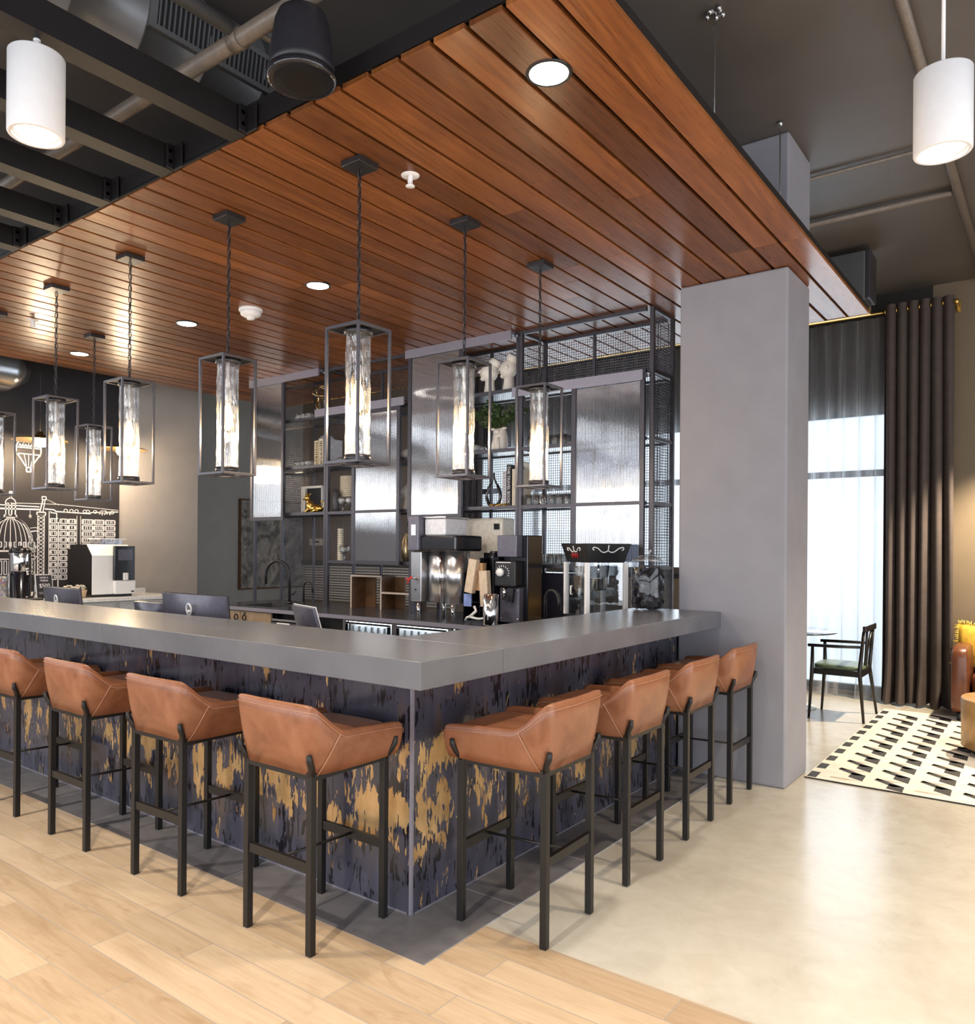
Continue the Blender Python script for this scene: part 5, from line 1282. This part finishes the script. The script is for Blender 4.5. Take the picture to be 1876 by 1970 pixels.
# ------------------------------------------------------------------ curtains at the east windows
t = thing('curtain_rod', 'long brass curtain rod above the windows', 'curtain rod', (6.37, 0, 3.895))
MB().tube([(0, -1.25, 0), (0, 4.9, 0)], .014, 12).build('rod', M['brass'], t)
b = MB(); b.lathe([(.024, 0), (.024, .035), (.014, .04)], 0, 0, 16, M=Matrix.Translation((0, -1.25, 0)) @ Matrix.Rotation(R(90), 4, 'X')); b.build('finial', M['brass'], t)
for y in (-1.268, 1.5, 4.88): b = MB(); b.box(.0, XW-6.37, y-.008, y+.008, -.012, .012); b.box(XW-6.37-.012, XW-6.37, y-.02, y+.02, -.05, .05); b.build('bracket', M['brass'], t)
def cloth(y0, y1, z0, z1, xc, folds, amp, mat, name, parent, puddle=0, seed=1, n=None):
    rr_ = random.Random(seed); n = n or int(folds*14); m_ = 26; vs = []; fs = []
    ph = [rr_.uniform(-.5, .5) for _ in range(int(folds)+3)]
    for j in range(m_+1):
        v = j/m_; z = z1+(z0-z1)*v
        for i in range(n+1):
            u = i/n; k = u*folds; s0 = ph[int(k)]; s1 = ph[int(k)+1]; p = s0+(s1-s0)*(k-int(k))
            a = amp*(.75+.45*v)*(1+.3*p); x = xc+a*math.sin(2*PI*k+p*v*2.2)+.018*p*v
            y = y0+(y1-y0)*u+.020*math.cos(2*PI*k)*(1-.2*v)*(y1-y0)/max(.5, abs(y1-y0))+.02*p*v
            zz = z
            if puddle and j >= m_-2: x -= puddle*(j-m_+3)*.4*(1+.8*math.sin(4.1*k+p)); zz = max(.006+.012*(1+math.sin(5*k)), z*.35) if j == m_ else z*.7+.01
            vs.append((x, y, zz))
    for j in range(m_):
        for i in range(n): q = j*(n+1)+i; fs.append((q, q+1, q+n+2, q+n+1))
    return MB().add(vs, fs, 0, True).build(name, mat, parent)
t = thing('drape', 'dark taupe velvet drape with brass eyelets beside the window', 'curtain', (0, 0, 0))
cloth(-.64, -1.235, .02, 3.96, 6.37, 6, .055, M['drape'], 'fabric', t, .05, 3, 130)
b = MB()
for k in range(12): b.lathe([(.020, -.004), (.030, -.004), (.030, .004), (.020, .004)], 0, 0, 16, M=Matrix.Translation((6.37, -.665-.0495*k, 3.90)) @ Matrix.Rotation(R(90), 4, 'X'))
b.build('eyelets', M['brass'], t)
t = thing('sheer_curtain', 'white sheer curtain over the tall window, puddling on the floor', 'curtain', (0, 0, 0))
cloth(.98, -.66, .02, 3.885, 6.485, 11, .026, M['sheer'], 'fabric', t, .06, 5, 170)
t = thing('sheer_curtain', 'white sheer curtain behind the shelving mesh', 'curtain', (0, 0, 0))
cloth(4.3, 1.0, 1.33, 3.885, 6.485, 20, .026, M['sheer'], 'fabric', t, 0, 6, 260)
t = thing('drape', 'dark taupe drape seen through the mesh of the third shelf bay', 'curtain', (0, 0, 0))
cloth(4.88, 4.32, 1.33, 3.96, 6.37, 5, .05, M['drape'], 'fabric', t, 0, 7, 110)

# ------------------------------------------------------------------ lounge corner
t = thing('area_rug', 'black and cream geometric cowhide rug on the concrete floor', 'rug', (0, 0, 0))
b = MB(); RX0, RX1, RY0, RY1 = 3.105, 5.97, -3.6, -.742
b.box(RX0, RX1, RY0, RY1, .0006, .009)
zt = .0092
def quad(pts, mi):
    P = [(min(max(x, RX0), RX1), min(max(y, RY0), RY1), zt) for x, y in pts]; b.add(P+[(x, y, zt+.0006) for x, y, _ in P], [(4, 5, 6, 7), (0, 1, 5, 4), (1, 2, 6, 5), (2, 3, 7, 6), (3, 0, 4, 7)], mi)
px_, py_ = .258, .245; rnd = random.Random(21)
for i in range(13):
    x = RX0+.012+i*px_*.998
    if x+.155 < RX1: quad([(x, -.750), (x+.155, -.748), (x+.150, -.806), (x+.004, -.808)], 1)
for c_ in range(11):
    for r_ in range(-1, 13):
        x = 3.192+r_*px_+(.128 if c_ % 2 else 0); y = -.885-c_*py_
        if x+.28 > RX1+.06 or y-.19 < RY0 or x+.05 < RX0: continue
        xx = lambda v: x+v
        quad([(xx(.292), y-.004), (xx(.236), y+.004), (xx(.140), y-.118), (xx(.172), y-.176)], 1)
        quad([(xx(.200), y-.088), (xx(.078), y-.088), (xx(.016), y-.184), (xx(.172), y-.178)], 1)
        if rnd.random() < .8: quad([(xx(.02), y+.005), (xx(-.012), y+.005), (xx(-.012), y-.10), (xx(.018), y-.16)], 2)
b.box(RX0-.006, RX0-.0002, RY0, RY1, .0006, .0085, 1)
b.build('rug_field', [M['rug_white'], M['rug_black'], M['rug_beige']], t)
t = thing('side_chair', 'black wooden armchair with green leather seat by the sheer curtain', 'chair', (5.40, -.49, 0), 0)
BK = mk('black lacquered wood', (.010, .009, .009), .3)
for x, y, tx, ty, top in ((-.245, -.225, -.205, -.185, .80), (.29, -.235, .21, -.185, .80), (-.27, .22, -.235, .20, .645), (.20, .22, .22, .20, .645)):
    b = MB(); b.tube([(x, y, .0), (tx*1.05, ty, .44), (tx, ty-(.03 if top > .7 else 0), top)], [.011, .018, .013], 10); b.build('leg', BK, t)
b = MB(); b.bar((-.21, .20, .42), (.21, .20, .42), .025, .05); b.bar((-.21, -.19, .42), (.21, -.19, .42), .025, .05)
for sg in (-1, 1): b.bar((sg*.22, -.19, .42), (sg*.225, .20, .42), .025, .05)
b.build('seat_rail', BK, t)
b = MB(); b.rbox(-.225, .225, -.20, .215, .435, .49, .5); b.build('seat', M['green_seat'], t)
b = MB(); b.bar((-.235, -.225, .82), (.235, -.225, .82), .03, .055); b.build('back_rail', BK, t, .008)
b = MB(); b.tube([(-.01, -.19, .44), (-.02, -.20, .60), (-.10, -.222, .80)], [.013, .012, .011], 8); b.tube([(.01, -.19, .44), (.02, -.20, .60), (.10, -.222, .80)], [.013, .012, .011], 8); b.build('back_splat', BK, t)
for sg in (-1, 1): b = MB(); b.tube([(sg*.212, -.205, .66), (sg*.235, .0, .655), (sg*.23, .24, .650)], [.012, .015, .014], 10); b.build('armrest', BK, t)
t = thing('round_table', 'round dark glass cafe table on a pale disc base behind the pillar', 'table', (5.56, .03, 0))
MB().lathe([(.0001, .728), (.435, .728), (.44, .734), (.435, .740), (.0001, .740)], 0, 0, 48).build('table_top', M['blackgloss'], t)
MB().tube([(0, 0, .02), (0, 0, .728)], .03, 14).build('column', M['steel'], t)
MB().lathe([(.26, 0), (.26, .008), (.20, .02), (.03, .028)], 0, 0, 36).build('base', M['quartz'], t)
t = thing('sofa', 'brown leather sofa at the right picture edge', 'sofa', (5.75, -1.295, 0))
b = MB(); b.rbox(.0, .80, -.145, .0, .06, .665, .28); b.build('armrest', M['sofa_leather'], t)
b = MB(); b.rbox(.0, .80, -2.03, -1.885, .06, .665, .28); b.build('armrest', M['sofa_leather'], t)
b = MB(); b.rbox(.02, .64, -1.02, -.15, .24, .43, .30); b.build('seat_cushion', M['sofa_leather'], t)
b = MB(); b.rbox(.02, .64, -1.88, -1.025, .24, .43, .30); b.build('seat_cushion', M['sofa_leather'], t)
b = MB(); b.rbox(.60, .82, -1.88, -.15, .20, .74, .3); b.build('backrest', M['sofa_leather'], t)
b = MB(); b.box(.03, .78, -1.885, -.146, .08, .235); b.build('base', M['sofa_leather'], t, .02)
for x in (.05, .72):
    for y in (-.07, -1.96): MB().lathe([(.018, 0), (.026, .075)], x, y, 12).build('foot', M['black'], t)
t = thing('cushion', 'mustard yellow velvet cushion with a fringed edge on the sofa', 'cushion', (6.22, -1.52, .44), R(-14))
from mathutils import Euler
TM = Matrix.Translation((0, 0, .19)) @ Matrix.Rotation(R(14), 4, 'Y')
b = MB(); n = 14; vs = []; fs = []
for sd in (-1, 1):
    for j in range(n+1):
        for i in range(n+1):
            u, v = i/n*2-1, j/n*2-1; e = max(0, (1-u*u)*(1-v*v))**.5; pin = 1-.10*(1-abs(u))*abs(v)**3-.0; pin2 = 1-.10*(1-abs(v))*abs(u)**3
            vs.append(tuple(TM @ Vector((sd*.085*e, u*.23*pin2, v*.205*pin))))
N1 = (n+1)**2
for sd in (0, 1):
    for j in range(n):
        for i in range(n): q = sd*N1+j*(n+1)+i; fs.append((q, q+1, q+n+2, q+n+1))
b.add(vs, fs, 0, True); b.build('cover', M['yellow'], t)
b = MB(); rnd = random.Random(6)
for k in range(180):
    s_ = k/180*4; sd = int(s_); f = (s_-sd)*2-1
    u, v = ((f, -1), (1, f), (-f, 1), (-1, -f))[sd]; du, dv = ((0, -1), (1, 0), (0, 1), (-1, 0))[sd]
    pn = 1-.10*(1-abs(f))
    p = Vector((0, u*.23*(pn if sd % 2 else 1), v*.205*(1 if sd % 2 else pn))); q = p+Vector((rnd.uniform(-.018, .018), du*.034+rnd.uniform(-.012, .012), dv*.034+rnd.uniform(-.016, .012)))
    if q.z < -.175: q.z = -.175
    b.tube([TM @ p, TM @ ((p+q)/2+Vector((rnd.uniform(-.006, .006), 0, 0))), TM @ q], [.0045, .004, .0025], 5)
tag(b.build('fringe', mk('yellow fringe', (.78, .55, .10), .7), t), kind='stuff')
t = thing('drum_table', 'honey coloured wooden drum coffee table at the right edge on the rug', 'coffee table', (4.62, -1.862, .0095))
MB().lathe([(.35, .045), (.375, .05), (.378, .40), (.372, .408), (.0001, .410)], 0, 0, 64).build('drum', M['bamboo'], t)
MB().lathe([(.31, .0), (.31, .045)], 0, 0, 48).build('plinth', M['black'], t)
